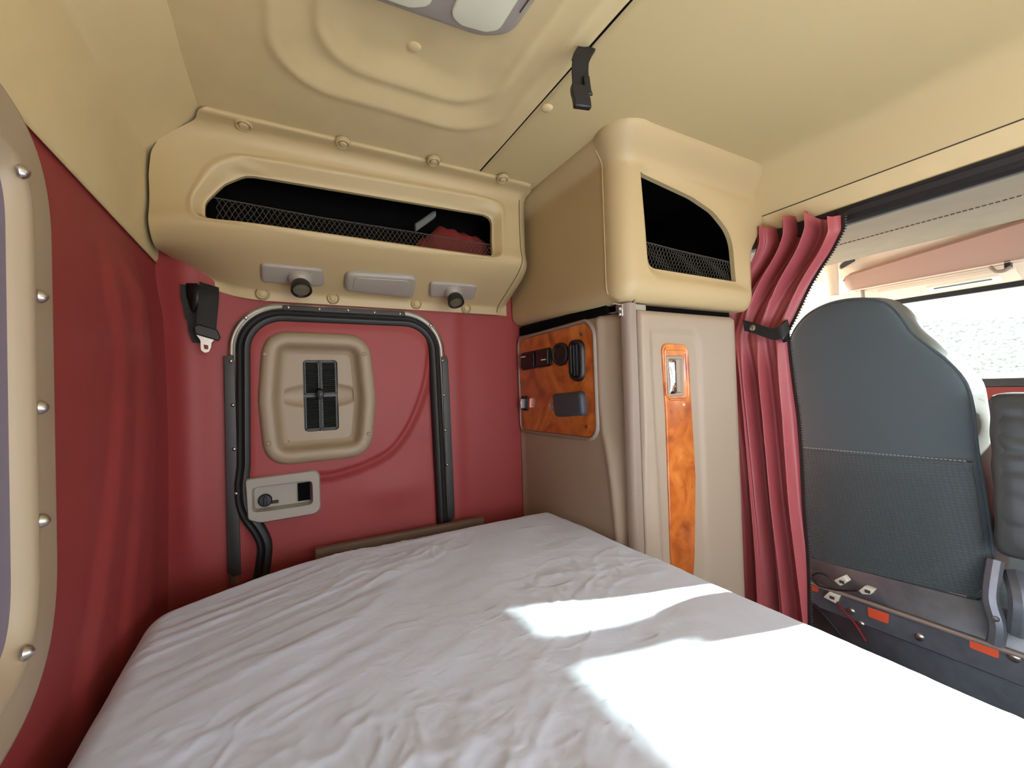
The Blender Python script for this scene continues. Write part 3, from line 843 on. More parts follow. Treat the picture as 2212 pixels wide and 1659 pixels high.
    pts = [(1.334, -.150), (.950, -.146), (.922, -.128), (.922, .150), (.950, .182), (1.330, .176), (1.345, .160), (1.345, -.130)]
    bez = resample(rpoly([(1.348, -.163), (.940, -.158), (.910, -.135), (.910, .155), (.940, .194), (1.348, .190)], [.02, .03, .03, .03, .03, .02], 6), 120)
    f = onX(Xp)
    poly = resample(rpoly([(1.336, -.150), (.948, -.146), (.922, -.126), (.922, .15), (.950, .180), (1.336, .174)], [.025, .03, .03, .03, .03, .025], 6), 120)
    cp = plate('control_panel', poly, f, M['burl'], t, .006, .003)
    lip = [[f(p.x, p.y, hh) for p in offs(poly, i_)] for i_, hh in ((-.012, 0), (-.010, .006), (-.006, .009), (-.002, .008), (0, .003))]
    MB().loops(lip).build('panel_bezel', M['taupe2'], t, smooth=50)
    q = lambda px, py: PX(Xp-.008, px, py)
    fh = onX(Xp-.006)
    sw = plate('switch_bank', resample(rpoly([q(1127, 763), q(1190, 750), q(1192, 790), q(1129, 800)], .003, 4), 40), fh, M['black'], cp, .006, .002)
    for a, b_ in ((1130, 1158), (1162, 1188)):
        pp = [q(a, lerp(764, 752, (a-1127)/63)+2), q(b_, lerp(764, 752, (b_-1127)/63)+2), q(b_, lerp(800, 790, (b_-1127)/63)-3), q(a, lerp(800, 790, (a-1127)/63)-3)]
        o2 = plate('rocker_switch', resample(rpoly(pp, .003, 4), 32), onX(Xp-.012), M['black'], cp, .007, .003)
    for cx_, cy_ in ((1180, 777), (1136, 771)):
        y, z = q(cx_, cy_)
        plate('switch_mark', resample(rrect(y-.016, y+.016, z-.002, z+.002, .001, 3), 16), onX(Xp-.0185), M['white'], cp, .0012, .0004)
    y, z = q(1211, 765)
    MB().loops([[fh(y+math.cos(2*PI*k/28)*r*1.15, z+math.sin(2*PI*k/28)*r, h) for k in range(28)] for r, h in ((.036, 0), (.036, .006), (.033, .010), (.029, .010), (.026, .006), (.010, .007), (.0005, .0075))], False, True).build('dimmer_dial', M['black'], cp)
    va = resample(rpoly([q(1230, 733), q(1262, 733), q(1264, 824), q(1233, 824)], .034, 8), 60)
    L = [[fh(p.x, p.y, hh) for p in offs(va, i_)] for i_, hh in ((0, 0), (.001, .008), (.005, .012), (.012, .010), (.016, .000))]
    vn = MB().loops(L, False, True).build('air_vent', M['black'], cp, smooth=45)
    c = sum(va, Vector((0, 0)))/len(va)
    for k in range(4):
        yy = c.x+(k-1.5)*.015
        MB().box((Xp-.016, yy-.0012, c.y-.045), (Xp-.004, yy+.0012, c.y+.045)).build('vane', M['pocket'], vn)
    po = resample(rpoly([q(1200, 850), q(1264, 845), q(1268, 897), q(1206, 901)], [.012, .02, .014, .02], 6), 60)
    plate('ash_pocket', po, fh, M['pocket'], cp, .020, .010)
    y, z = q(1192, 878)
    MB().loops([[fh(y+math.cos(2*PI*k/20)*r, z+math.sin(2*PI*k/20)*r, h) for k in range(20)] for r, h in ((.013, 0), (.013, .004), (.010, .005), (.009, .001), (.0005, .001))], False, True).build('jack_socket', M['steel'], cp)
    y, z = q(1133, 871)
    lt = plate('latch_plate', resample(rrect(y-.022, y+.018, z-.026, z+.026, .003, 3), 24), fh, M['black'], cp, .004, .001)
    MB().box((Xp-.024, y-.002, z-.018), (Xp-.008, y+.002, z+.016)).build('latch_hook', M['chrome'], cp, bevel=.001)
    for px, py in ((1255, 722), (1266, 922)):
        y, z = q(px, py)
        MB().lathe((Xp-.006, y, z), (-1, 0, 0), [(0, .005), (.0015, .005), (.0028, .003), (.003, .0005)], 12).build('screw', M['thread'], cp)

# ------------------------------------------------------------------ bed
def bed_far(x):
    return 1.178 - .150*max(0, (.16-x)/.39)**1.7
def build_bed():
    bk = thing('bunk', 'brown wooden bunk box under the grey sheeted mattress', 'bunk', (.25, .2, ZF))
    MB().box((-.235, -1.0, ZF), (.735, YW-.01, -.60)).build('base_box', M['board'], bk, bevel=.004)
    tag(MB().box((.07, 1.262, -.60), (.57, 1.287, -.417)).build('ledge_board', M['board'], bevel=.004), 'brown board edge showing between the sheet and the baggage door', 'board')
    bd = thing('mattress', 'bunk mattress wrapped in a wrinkled pale grey fitted sheet', 'mattress', (.25, .2, -.58))
    mt = MB(); pts = [Vector((-.19, -.95)), Vector((.735, -.95)), Vector((.735, 1.12))] + [Vector((x, bed_far(x)-.045)) for x in (.6, .4, .2, .05, -.08, -.17)] + [Vector((-.19, .95))]
    mt.loops([[Vector((p.x, p.y, z)) for p in offs(pts, i_)] for z, i_ in ((-.596, 0), (-.58, -.004), (-.44, -.004), (-.425, .01))], True, True)
    mt.build('core', M['mattress'], bd)
    NX, NY = 330, 420; rows = []
    X0, X1, Y0 = -.232, .764, -.75
    for j in range(NY+1):
        row = []
        for i in range(NX+1):
            # edge drop handled by pushing the outer cells over the side
            u, v = i/NX, j/NY
            a = lerp(X0-.11, X1+.10, u); 
            x = min(max(a, X0), X1)
            far = bed_far(x)
            bq = lerp(Y0, far+.12, v); y = min(bq, far)
            ex = max(0, X0-a, a-X1); ey = max(0, bq-far)
            # rounded shoulders
            rl, rr, rf = .040, .030, .035
            z = ZB
            dl, drr, df = a-X0, X1-a, far-bq
            cut = lambda d, r: r-math.sqrt(max(0, r*r-max(0, r-max(d, 0))**2))
            fadeR = 1.0
            z -= max(cut(dl, rl), 0) + cut(drr, rr) + cut(df, rf)
            z -= min(.15, ex*1.2 + ey*1.2)
            z = max(z, -.575)
            z += .006*math.sin(PI*max(0, min(1, (x-X0)/(X1-X0))))*ss(far, far-.3, y)
            # wrinkles: tight pulls at the far left, loose creases further in
            far_l = math.exp(-((x+.06)/.20)**2)*ss(.45, 1.0, y)
            dirx = x*.93+y*.10; diry = (y-.42*x)
            f1 = noise.noise(Vector((dirx*2.2, diry*30, 2)))
            z += .0070*max(0, f1)*far_l
            s1 = noise.noise(Vector((x*4+y*2, y*6-x*3, 9)))
            inner = ss(X0-.02, X0+.12, x)
            wx, wy = x+.03*noise.noise(Vector((x*9, y*9, 31))), y+.03*noise.noise(Vector((x*9, y*9, 47)))
            c1 = 1-abs(noise.noise(Vector((wx*7, wy*13-wx*6, 4))))*2.2
            c2 = 1-abs(noise.noise(Vector((wx*19-wy*7, wy*15+wx*10, 14))))*2.2
            c3 = 1-abs(noise.noise(Vector((wx*36+wy*9, wy*30-wx*20, 54))))*2.2
            area = ss(-.15, .35, noise.noise(Vector((x*3.2, y*3.2, 77)))+.25*ss(.9, .45, y))
            area *= lerp(1, .3, ss(.25, .40, x)*ss(.72, .55, y))
            area *= 1-.75*far_l
            z += inner*area*(.0020*max(0, c1)**5 + .0017*max(0, c2)**5 + .0010*max(0, c3)**4)
            z += .0035*s1*inner + .0009*noise.noise(Vector((x*17, y*22-x*9, 5)))*inner
            c4 = noise.noise(Vector((x*5+y*2, y*2.4-x*1.5, 21)))
            z += .004*c4*ss(.9, .3, y)
            xx = x - .012*(1 if ex and a < X0 else 0)*0
            row.append((x + (a-X1)*.1*(a > X1)*ss(.80, .70, y) + (a-X0)*.12*(a < X0) + .004*noise.noise(Vector((0, y*7, z*9)))*(ex > 0), y + (bq-far)*.12*(bq > far), z))
        rows.append(row)
    sh_ = MB().grid(rows); n_ = NX+1
    sh_.f.append(tuple(range(n_)) + tuple(j*n_+NX for j in range(1, NY+1)) + tuple(NY*n_+i for i in range(NX-1, -1, -1)) + tuple(j*n_ for j in range(NY-1, 0, -1)))
    sh_.build('fitted_sheet', M['sheet'], bd, smooth=80)

# ------------------------------------------------------------------ ceiling things
def build_dome_light():
    t = thing('dome_light', 'grey oblong ceiling dome light with two frosted lenses', 'light', (.20, .56, ZC+.02))
    Z = ZC+.012+.0
    f = onZ(Z+.030)
    poly = resample(rpoly([(-.02, .455), (.335, .455), (.385, .53), (.380, .655), (.330, .684), (.06, .700), (-.04, .640)], [.06, .06, .08, .05, .08, .1, .07], 8), 130)
    L = [[f(p.x, p.y, h) for p in offs(poly, i_)] for i_, h in ((0, 0), (0, .030), (.002, .036), (.008, .041), (.016, .043))]
    fr = MB().loops(L, False, True).build('housing', M['grey'], t, smooth=50)
    f2 = onZ(Z-.012)
    for pts in ([(.02, .52), (.215, .505), (.232, .56), (.228, .655), (.20, .672), (.06, .682), (.005, .64)], [(.263, .50), (.330, .505), (.352, .56), (.350, .645), (.330, .660), (.285, .666), (.262, .655)]):
        pg = resample(rpoly(pts, .02, 6), 70)
        plate('lens', pg, f2, M['lens'], t, .006, .004, dish=.004)
    MB().tube([f2(x, y, .002) for x, y in spl([(.30, .487), (.345, .495), (.366, .54), (.366, .60)], 6)], .0012, 6).build('cover_seam', M['thread'], t)
def ribbon(b, path, w, th, side):
    side = Vector(side).normalized(); rows = []
    path = [Vector(p) for p in path]
    for i, p in enumerate(path):
        t = (path[min(i+1, len(path)-1)]-path[max(i-1, 0)]).normalized(); n = t.cross(side).normalized()
        ww = w[i] if isinstance(w, list) else w
        rows.append([p+side*ww/2+n*th/2, p-side*ww/2+n*th/2, p-side*ww/2-n*th/2, p+side*ww/2-n*th/2])
    b.loops(rows, True, True); return b
def build_strap():
    t = thing('ceiling_strap', 'short black strap with a buckle hanging from the ceiling seam', 'strap', (.522, .60, ZC))
    q = lambda px, py, y: P('y', y, px, py)
    side = (_R + _f*.2)
    path = spl([Vector((.520, .615, ZC+.004)), q(1256, 125, .602), q(1253, 150, .600), q(1254, 175, .598), q(1253, 196, .596)], 6)
    ribbon(MB(), path, [.034]*8+[.030]*(len(path)-8), .006, side).build('webbing', M['webbing'], t, smooth=40)
    p2 = [q(1252, 186, .594), q(1252, 200, .593), q(1256, 216, .592), q(1258, 234, .592)]
    ribbon(MB(), spl(p2, 4), .032, .012, side).build('buckle', M['black'], t, bevel=.003)
    ribbon(MB(), [q(1266, 165, .588), q(1270, 195, .586), q(1274, 206, .586)], .012, .006, side).build('buckle_tab', M['black'], t, bevel=.002)
def build_seat_belt():
    t = thing('bunk_belt', 'black bunk restraint belt with a metal tongue hanging by the rear wall', 'belt', P('y', 1.33, 435, 760))
    q = lambda px, py, y=1.30: P('y', y, px, py)
    side = Vector((1, 0, -.28))
    p = spl([q(452, 616, 1.318), q(452, 640, 1.297), q(449, 670, 1.293), q(446, 700, 1.293), q(446, 722, 1.296)], 6)
    ribbon(MB(), p, .042, .004, side).build('webbing', M['webbing'], t, smooth=40)
    p = spl([q(408, 617, 1.322), q(410, 650, 1.318), q(416, 690, 1.318), q(420, 718, 1.315), q(428, 740, 1.312)], 6)
    ribbon(MB(), p, [.034]*7+[.030]*6+[.022]*20, .005, Vector((1, 0, -.1))).build('webbing', M['webbing'], t, smooth=40)
    MB().grid([[q(403, 612, 1.315), q(425, 612, 1.30), q(436, 622, 1.298)], [q(404, 640, 1.316), q(420, 640, 1.303), q(432, 650, 1.300)], [q(412, 668, 1.32), q(415, 672, 1.31), q(418, 676, 1.305)]]).build('belt_guide', M['black'], t, solid=.004)
    f = lambda px, py, h: q(px, py, 1.292-h)
    tp = [(417, 706), (428, 700), (470, 712), (477, 730), (472, 737), (421, 722)]
    L0 = [f(a, b, -.010) for a, b in tp]; L1 = [f(a, b, .006) for a, b in tp]
    MB().loops([L0, L1], True, True).build('tongue_grip', M['black'], t, bevel=.003)
    out = resample([Vector(v) for v in ((421, 719), (468, 731), (457, 736), (456, 750), (451, 760), (442, 762), (434, 756), (433, 735))], 48)
    hol = resample([Vector(v) for v in ((440, 744), (450, 746), (450, 755), (441, 754))], 24)
    c = Vector((445, 749)); A = angset(c, 40, [out[::6]]); O, H = star(out, c, A), star(hol, c, A)
    MB().loops([[f(p.x, p.y, .002) for p in H], [f(p.x, p.y, .002) for p in O], [f(p.x, p.y, -.001) for p in O], [f(p.x, p.y, -.001) for p in H], [f(p.x, p.y, .002) for p in H]]).build('metal_tongue', M['steel'], t, smooth=30)

# ------------------------------------------------------------------ curtain between sleeper and cab
XCU = 1.345
def cu_edge(z):   # leading (right) edge in y
    pts = [(1825, 468), (1790, 540), (1748, 620), (1712, 690), (1698, 716), (1708, 800), (1720, 900), (1727, 1000), (1732, 1100), (1742, 1220), (1752, 1340)]
    q = [P('x', XCU, *p) for p in pts]
    zs = [p.z for p in q][::-1]; ys = [p.y for p in q][::-1]
    return pl(zs, ys, z)
def build_curtain():
    t = thing('cab_curtain', 'burgundy vinyl privacy curtain gathered and tied back beside the wardrobe', 'curtain', (XCU, .77, -.95))
    ztop, zbot, ztie = .474, -.95, .155
    rows = []; NU, NV = 170, 130; edge = []
    for j in range(NV+1):
        z = lerp(ztop, zbot, j/NV)
        yr = cu_edge(max(z, -.74)); yl = pl([-.95, -.3, .155, .3, .46], [.96, .96, .96, .93, .90], z)
        if z > .25: yl = lerp(.93, .80, ss(.25, .44, z))
        tie = math.exp(-((z-ztie)/.10)**2)
        amp = .024*(1-.62*tie)*(1+.5*ss(.25, .46, z))
        row = []
        for i in range(NU+1):
            u = i/NU
            uu = u+.03*math.sin(z*5+u*3)
            ph = uu*2*PI*4.1+.6*math.sin(2.1*z)
            s = math.sin(ph); fold = s*(1-.25*s*s) + .28*math.sin(ph*2.3+1.3+z*2)
            x = XCU - .014*ss(.36, .46, z) + amp*fold - .03*math.exp(-((u-.55)/.3)**2)*ss(.1, -.3, z)*0 - .012*tie*math.sin(PI*u)
            y = lerp(yl, yr, u) + .006*math.cos(ph)*(1-tie)
            zz = z + (.008*math.sin(ph*.5+1)-.044*ss(.62, .97, u))*ss(.25, ztop, z)
            p = Vector((x, y, zz)); row.append(p)
        edge.append(row[-1]); rows.append(row)
    MB().grid(rows).build('cloth', M['curtain'], t, smooth=80)
    # zip along the leading edge
    ed = [p for p in edge if p.z > -.93]
    z_ = MB(); ribbon(z_, [p+Vector((-.001, -.004, 0)) for p in ed], .012, .0015, (.25, 1, 0))
    for k in range(0, 190):
        a = k/190*(len(ed)-1); i = int(a); p = ed[i].lerp(ed[min(i+1, len(ed)-1)], a-i)+Vector((-.003, -.011, 0))
        z_.box(p-Vector((.002, .003, .0013)), p+Vector((.002, .003, .0013)))
    z_.build('zipper', M['strip'], t)
    # tie strap
    q = lambda px, py, x=XCU-.045: P('x', x, px, py)
    pth = spl([q(1607, 703), q(1627, 708), q(1650, 716), q(1672, 722), q(1688, 716), q(1699, 706, XCU-.02), q(1706, 700, XCU+.02)], 6)
    st = ribbon(MB(), pth, .036, .004, (0, .12, 1)).build('tie_strap', M['webbing'], t, smooth=40)
    p = q(1627, 708)
    MB().lathe(p+Vector((-.002, 0, 0)), (-1, 0, 0), [(0, .009), (.002, .009), (.004, .006), (.0045, .001)], 16).build('snap_button', M['steel'], st)
    MB().grid([[q(1690, 705, XCU-.02), q(1702, 700, XCU-.01)], [q(1688, 728, XCU-.03), q(1701, 722, XCU-.01)], [q(1692, 740, XCU-.02), q(1699, 738, XCU-.01)]]).build('strap_end', M['black'], t, solid=.004)

# ------------------------------------------------------------------ cab beyond the curtain
def ybar(name, prof, m, y0, y1, parent=None, cap=True, smooth=40):
    """profile in (x, z) extruded across the cab"""
    return MB().loops([[Vector((x, y, z)) for x, z in prof] for y in (y0, y1)], cap, cap).build(name, m, parent, smooth=smooth)
def build_cab():
    Ya, Yb = -1.25, 1.33
    MB().tube([(1.3325, y, .5115) for y in (Ya, -.4, .3, .8, Yb)], .0016, 6).build('trim_7', M['thread'])['kind'] = 'structure'
    o = ybar('trim_2', [(1.332, .512), (1.337, .508), (1.352, .470), (1.358, .462), (1.40, .462), (1.40, .56), (1.33, .56)], M['headliner'], Ya, Yb); o['kind'] = 'structure'
    tr = thing('curtain_track', 'black curtain rail running across the cab header above the curtain', 'rail', (1.368, .2, .425))
    ybar('channel', [(1.352, .4625), (1.360, .426), (1.372, .420), (1.392, .420), (1.392, .4625)], M['rubber'], Ya, Yb, tr)
    ybar('slot', [(1.3515, .452), (1.356, .438), (1.3575, .438), (1.3535, .452)], M['strip'], Ya, .58, tr)
    # fabric headliner of the cab
    prof = spl([(1.39, .424), (1.405, .432), (1.43, .445), (1.50, .447), (1.60, .441), (1.64, .4405), (1.645, .4415), (1.65, .4405), (1.72, .441), (1.82, .443), (1.90, .446), (1.925, .449), (1.93, .462)], 4)
    cf = structure('ceiling_panel', (1.65, 0, .43))
    MB().grid([[(p.x, y, p.y) for p in prof] for y in (Ya, -.4, .3, .8, Yb)]).build('cab_headliner', M['fabric'], cf, smooth=60)
    b = MB()
    for x0_, (ya, za) in ((1.632, (0, 0)),):
        k = 0; y = .2
        while y < 1.1:
            b.box((x0_, y, .4385), (x0_+.004, y+.008, .4405)); y += .012
    b.build('stitching', M['thread'], cf)
    o = MB().grid([[(1.39, y, .42), (1.39, y, .62), (2.25, y, .62)] for y in (Ya, Yb)]).build('cab_roof_lining', M['cream'], cf)
    # cream panel ahead of it and the overhead console
    prof = [(1.928, .462), (2.04, .49), (2.13, .50), (2.15, .43), (2.25, .43), (2.25, .52), (1.925, .52)]
    o = ybar('trim_3', prof, M['cream'], Ya, 1.02); o['kind'] = 'structure'
    con = thing('overhead_console', 'rose tan overhead console running above the windshield', 'console', (2.14, 0, .36))
    L = []
    for y, ins in ((Ya, 0), (-.3, 0), (.3, 0), (.80, 0), (.86, .0), (.885, .006), (.895, .016)):
        zt = .430+.108*(.895-max(y, .3)); pr = [(2.092+ins, zt-ins), (2.080+ins, zt-.012-ins), (2.088+ins, .41), (2.10+ins, .375+ins), (2.115+ins, .364+ins), (2.14, .362+ins), (2.25, .362+ins), (2.25, zt-ins)]
        L.append([Vector((x, y, z)) for x, z in pr])
    MB().loops(L, True, True).build('shell', M['pink'], con, smooth=40, bevel=.004)
    MB().tube([(2.113, y, .3625) for y in (Ya, 0, .5, .89)], .0035, 6).build('lower_bead', M['cream'], con)
    # curved end moulding next to the side window
    mo = structure('trim_4', (2.05, .95, .36))
    rows = []
    for k in range(13):
        a = k/12; z = lerp(.485, .345, a); yy = .90+.055*math.sin(a*PI*.5)**2*0
        w = .075*(1-.45*math.sin(a*PI*.6))
        rows.append([Vector((2.06+.03*math.cos(i/8*PI)*-1*0+.015*math.sin(i/8*PI)*-1, lerp(.893, .893+w, i/8), z)) for i in range(9)])
    MB().grid(rows).build('end_moulding', M['cream'], mo, smooth=60, solid=.01)
    hk = thing('coat_hook', 'small grey hook clip on the cream trim left of the console', 'hook', P('x', 2.1, 1832, 575))
    q = lambda px, py, x: P('x', x, px, py)
    a = [(1813, 574), (1826, 562), (1845, 558), (1849, 564), (1836, 572), (1816, 582)]
    MB().loops([[q(px, py, 2.13) for px, py in a], [q(px, py, 2.085) for px, py in a]], True, True).build('clip', M['pocket'], hk, bevel=.003)
    rim_ = spl([q(px, py, 2.084) for px, py in a], 4, True); rim_.append(rim_[0])
    MB().tube(rim_, .0025, 6).build('rim', M['cream'], hk)
    # header over the windshield with a slotted visor
    o = ybar('trim_5', [(2.15, .362), (2.25, .362), (2.30, .335), (2.30, .322), (2.27, .318), (2.20, .335)], M['cream'], Ya, 1.10); o['kind'] = 'structure'
    o = ybar('trim_6', [(2.268, .322), (2.30, .324), (2.31, .300), (2.285, .300)], M['rubber'], Ya, 1.10); o['kind'] = 'structure'
    vs = thing('sun_visor', 'folded cream sun visor with a slot below the rose console', 'visor', (2.16, .62, .34))
    f = lambda u, v, h: Vector((2.155+.10*v, u, .357-.030*v-h))
    plate('flap', resample(rrect(.43, .80, .05, .95, .03, 6), 80), lambda u, v, h: f(u, v, h), M['cream'], vs, .012, .004)
    pl_ = plate('slot_plate', resample(rrect(.47, .66, .3, .72, .02, 4), 40), lambda u, v, h: f(u, v, h+.012), M['white'], vs, .004, .001)
    MB().box((2.196, .49, .3255), (2.203, .64, .3285)).build('slot', M['pocket'], pl_)
    MB().tube([(2.13, .84, .362), (2.145, .845, .375), (2.15, .845, .32), (2.15, .84, .30)], .007, 8).build('pivot_rod', M['taupe2'], vs)
    kb = thing('console_latch', 'small dark latch hanging under the console near the frame edge', 'latch', P('x', 2.12, 2160, 580))
    MB().tube(spl([q(2140, 577, 2.10), q(2150, 586, 2.09), q(2168, 585, 2.09), q(2182, 577, 2.10)], 6), .006, 8).build('grip', M['taupe2'], kb)
    MB().box(q(2178, 572, 2.12)-Vector((.01, .008, .012)), q(2178, 572, 2.12)+Vector((.01, .008, .012))).build('mount', M['strip'], kb, bevel=.002)
    # windshield
    ws = structure('window_2', (2.45, 0, -.05))
    MB().add([(2.30, Ya, .315), (2.30, 1.12, .315), (2.62, 1.12, -.08), (2.62, Ya, -.08)], [(0, 1, 2, 3)]).build('window_glass', M['glass'], ws)
    MB().loops([[Vector((2.29+dx, y0, z)) for dx, y0, z in ((0, yc-.0375, .32), (0, yc+.0375, .32), (.04, yc+.0375, .32), (.04, yc-.0375, .32))] if k == 0 else
                [Vector((2.60+dx, y0-.035, z)) for dx, y0, z in ((0, yc-.0375, -.09), (0, yc+.0375, -.09), (.04, yc+.0375, -.09), (.04, yc-.0375, -.09))] for k in (0, 1) for yc in (.128,)], True, True).build('window_shadow_post', M['rubber'], ws)  # unseen centre post, placed and slanted to shade the bed between sun patches
    # windshield pillar and driver's door frame
    pr = structure('wall_right', (1.9, 1.2, ZF))
    b = MB().box((1.42, 1.24, ZF), (2.62, 1.28, -.12))
    b.build('side_panel', M['red'], pr)
    MB().box((1.42, 1.215, .40), (2.62, 1.28, .452)).build('upper_frame', M['cream'], pr, bevel=.006)
    MB().box((1.42, 1.205, .365), (2.62, 1.25, .398)).build('window_channel', M['pocket'], pr, bevel=.004)
    MB().box((1.42, 1.20, .336), (2.62, 1.235, .362)).build('inner_frame', M['cream'], pr, bevel=.004)
    MB().loops([[Vector((x+dx, y, z)) for dx, y in ((0, 1.12), (0, 1.25), (.07, 1.25), (.07, 1.12))] for x, z in ((2.30, .36), (2.62, -.12))], True, True).build('front_pillar', M['cream'], pr, bevel=.01)
    mr = thing('mirror_bracket', 'curved grey mirror bracket outside the driver door window', 'mirror', P('y', 1.5, 1730, 690))
    MB().tube(spl([P('y', 1.5, *p) for p in ((1690, 700), (1712, 684), (1730, 684), (1746, 698), (1752, 730))], 6), .012, 8).build('arm', M['pocket'], mr)
    MB().tube(spl([P('y', 1.5, *p) for p in ((1690, 712), (1712, 698), (1728, 700), (1740, 716), (1744, 740))], 6), .008, 8).build('arm', M['pocket'], mr)
    gl = structure('window_3', (2.0, 1.24, .1))
    MB().add([(1.42, 1.255, -.12), (2.62, 1.255, -.12), (2.62, 1.255, .37), (1.42, 1.255, .37)], [(0, 1, 2, 3)]).build('window_glass', M['glass'], gl)
    # dashboard
    ds = thing('dashboard', 'burgundy dashboard with a dark top seen past the driver seat', 'dashboard', (2.35, .2, ZF))
    MB().loops([[Vector((x, y, z)) for x, z in ((2.10, -.045), (2.13, -.018), (2.20, -.010), (2.62, -.02), (2.62, ZF), (2.30, ZF), (2.22, -.45), (2.16, -.30))] for y in (-1.2, 1.10)], True, True).build('body', M['dashred'], ds, bevel=.008)
    MB().loops([[Vector((x, y, z)) for x, z in ((2.085, -.046), (2.10, -.020), (2.20, -.006), (2.62, -.016), (2.62, -.03), (2.12, -.052))] for y in (-1.2, 1.10)], True, True).build('top_pad', M['dash'], ds, bevel=.004)
    for k in range(6):
        for j in range(2):
            y = .50-.055*j; z = -.085-.042*k
            if z < -.31: continue
            MB().lathe((2.125+.0*k, y, z), (-1, 0, 0), [(-.03, .019), (.012, .019), (.016, .017), (.010, .014), (.010, .0005)], 18).build('gauge', M['strip'], ds)
            MB().lathe((2.114, y, z), (-1, 0, 0), [(0, .0145), (.0015, .0145), (.002, .0005)], 18).build('gauge_face', M['white'], ds)
    # floor hump / door sill light strip ahead of the seat handled by floor

def build_seat():
    XR = 1.55
    t = thing('driver_seat', 'charcoal fabric driver seat seen from behind beyond the curtain', 'seat', (1.72, .58, ZF))
    px = [(1742, 1258), (1735, 1130), (1722, 980), (1706, 860), (1700, 790), (1704, 735), (1722, 700), (1752, 672), (1800, 652), (1860, 645), (1910, 654), (1942, 684), (1966, 718), (2005, 750), (2052, 788), (2084, 830), (2099, 885), (2104, 940), (2112, 1000), (2126, 1080), (2140, 1180), (2142, 1260), (2100, 1300), (2000, 1288), (1850, 1268)]
    out = spl([PX(XR, *p) for p in px], 5, True); out = resample([Vector((p.x, p.y)) for p in out], 150)
    c = sum(out, Vector((0, 0)))/len(out)
    def lp(ins, x): return [Vector((x, p.x, p.y)) for p in offs(out, ins)]
    rows = []
    for k in range(1, 12):
        q = k/12; rows.append([Vector((XR-.014+.012*q**3, c.x+(p.x-c.x)*q*.95, c.y+(p.y-c.y)*q*.95)) for p in out])
    rows += [lp(.012, XR-.001), lp(.004, XR+.005), lp(0, XR+.014)]
    sp = rows[-1]
    MB().loops(rows, True, False).build('backrest_cover', M['seat'], t, smooth=60)
    side = [lp(-.001, XR+.012), lp(-.004, XR+.03)]
    side += [[Vector((x, p.x+.0, p.y)) for p in offs(out, i_)] for x, i_ in ((XR+.07, -.008), (XR+.11, -.006), (XR+.135, .010), (XR+.145, .05), (XR+.14, .11))]
    # crumple of the side vinyl on the aisle side
    for r_ in side[1:5]:
        for p in r_: p.y += .012*noise.noise(Vector((p.x*24, p.z*11, 2)))
    sd = MB().loops(side, False, True).build('backrest_side', M['seatside'], t, smooth=60)
    pts = []
    for k in range(len(out)):
        a, b_ = out[k], out[(k+1) % len(out)]
    MB().tube([Vector((XR+.010, p.x, p.y)) for p in offs(out, -.001)]+[Vector((XR+.010, out[0].x, out[0].y))], .0035, 6, False).build('piping', M['seat'], t)
    # lower mesh panel
    zl = lambda y: lerp(PX(XR, 1735, 967)[1], PX(XR, 2100, 998)[1], (PX(XR, 1735, 967)[0]-y)/(PX(XR, 1735, 967)[0]-PX(XR, 2100, 998)[0]))
    ins = offs(out, .010); yl0, yr0 = PX(XR, 1738, 967)[0], PX(XR, 2102, 998)[0]
    low = [p for p in ins if p.y < zl(p.x)-.002]
    low.sort(key=lambda p: math.atan2(p.y-(-.42), p.x-.58))
    low = [Vector((p.x, p.y)) for p in low]
    lowp = [Vector((yr0, zl(yr0))), Vector((yl0, zl(yl0)))]
    ring_ = low+lowp; cc = Vector((.58, -.40)); ring_.sort(key=lambda p: math.atan2(p.y-cc.y, p.x-cc.x))
    rows = [[Vector((XR-.025+.012*q**4, cc.x+(p.x-cc.x)*q, cc.y+(p.y-cc.y)*q)) for p in ring_] for q in (.02, .2, .4, .6, .8, .92, 1)]
    rows.append([Vector((XR+.004, cc.x+(p.x-cc.x)*1.005, cc.y+(p.y-cc.y)*1.003)) for p in ring_])
    MB().loops(rows, True).build('backrest_mesh_panel', M['seatmesh'], t, smooth=60)
    b = MB(); n = 44
    for k in range(n):
        y0 = lerp(yl0-.005, yr0+.005, k/n); y1 = lerp(yl0-.005, yr0+.005, (k+.6)/n)
        b.tube([(XR-.0155, y0, zl(y0)+.003), (XR-.0155, y1, zl(y1)+.003)], .0016, 5)
    b.build('stitching', M['thread2'], t)
    # seat cushion, hidden mostly by the backrest
    cu = resample(rrect(.36, .80, -.66, -.52, .05, 6), 80)
    MB().loops([[Vector((x, p.x, p.y)) for p in offs(cu, i_)] for x, i_ in ((XR+.10, .02), (XR+.12, 0), (XR+.5, 0), (XR+.56, .03))], True, True).build('cushion', M['seat'], t, smooth=50)
    # folded-up armrest
    am = resample(rrect(.225, .352, -.44, -.05, .026, 8), 90)
    L = []
    for x, i_ in ((1.50, .03), (1.495, .012), (1.503, .003), (1.52, 0), (1.58, 0), (1.60, .004), (1.612, .02)):
        L.append([Vector((x, p.x+.0012*math.sin(p.y*75)*(1 if i_ < .01 else .4), p.y)) for p in offs(am, i_)])
    rows = []
    for j in range(61):
        z = lerp(-.425, -.066, j/60); row = []
        for k in range(13):
            y = lerp(.241, .337, k/12)
            d = sum(a_*math.exp(-((z-zc-.1*(y-.3)-.006*math.sin(y*60+zc*40))/w_)**2) for zc, a_, w_ in ((-.108, .004, .010), (-.150, .0035, .008), (-.186, .0045, .010), (-.232, .003, .012), (-.30, .0025, .014), (-.36, .003, .01)))
            row.append(Vector((1.4935+d*.8+.003*ss(.02, 0, min(y-.241, .337-y, z+.425, -.066-z)), y, z)))
        rows.append(row)
    MB().loops(L, True, True).grid(rows).build('armrest', M['leather'], t, smooth=60)
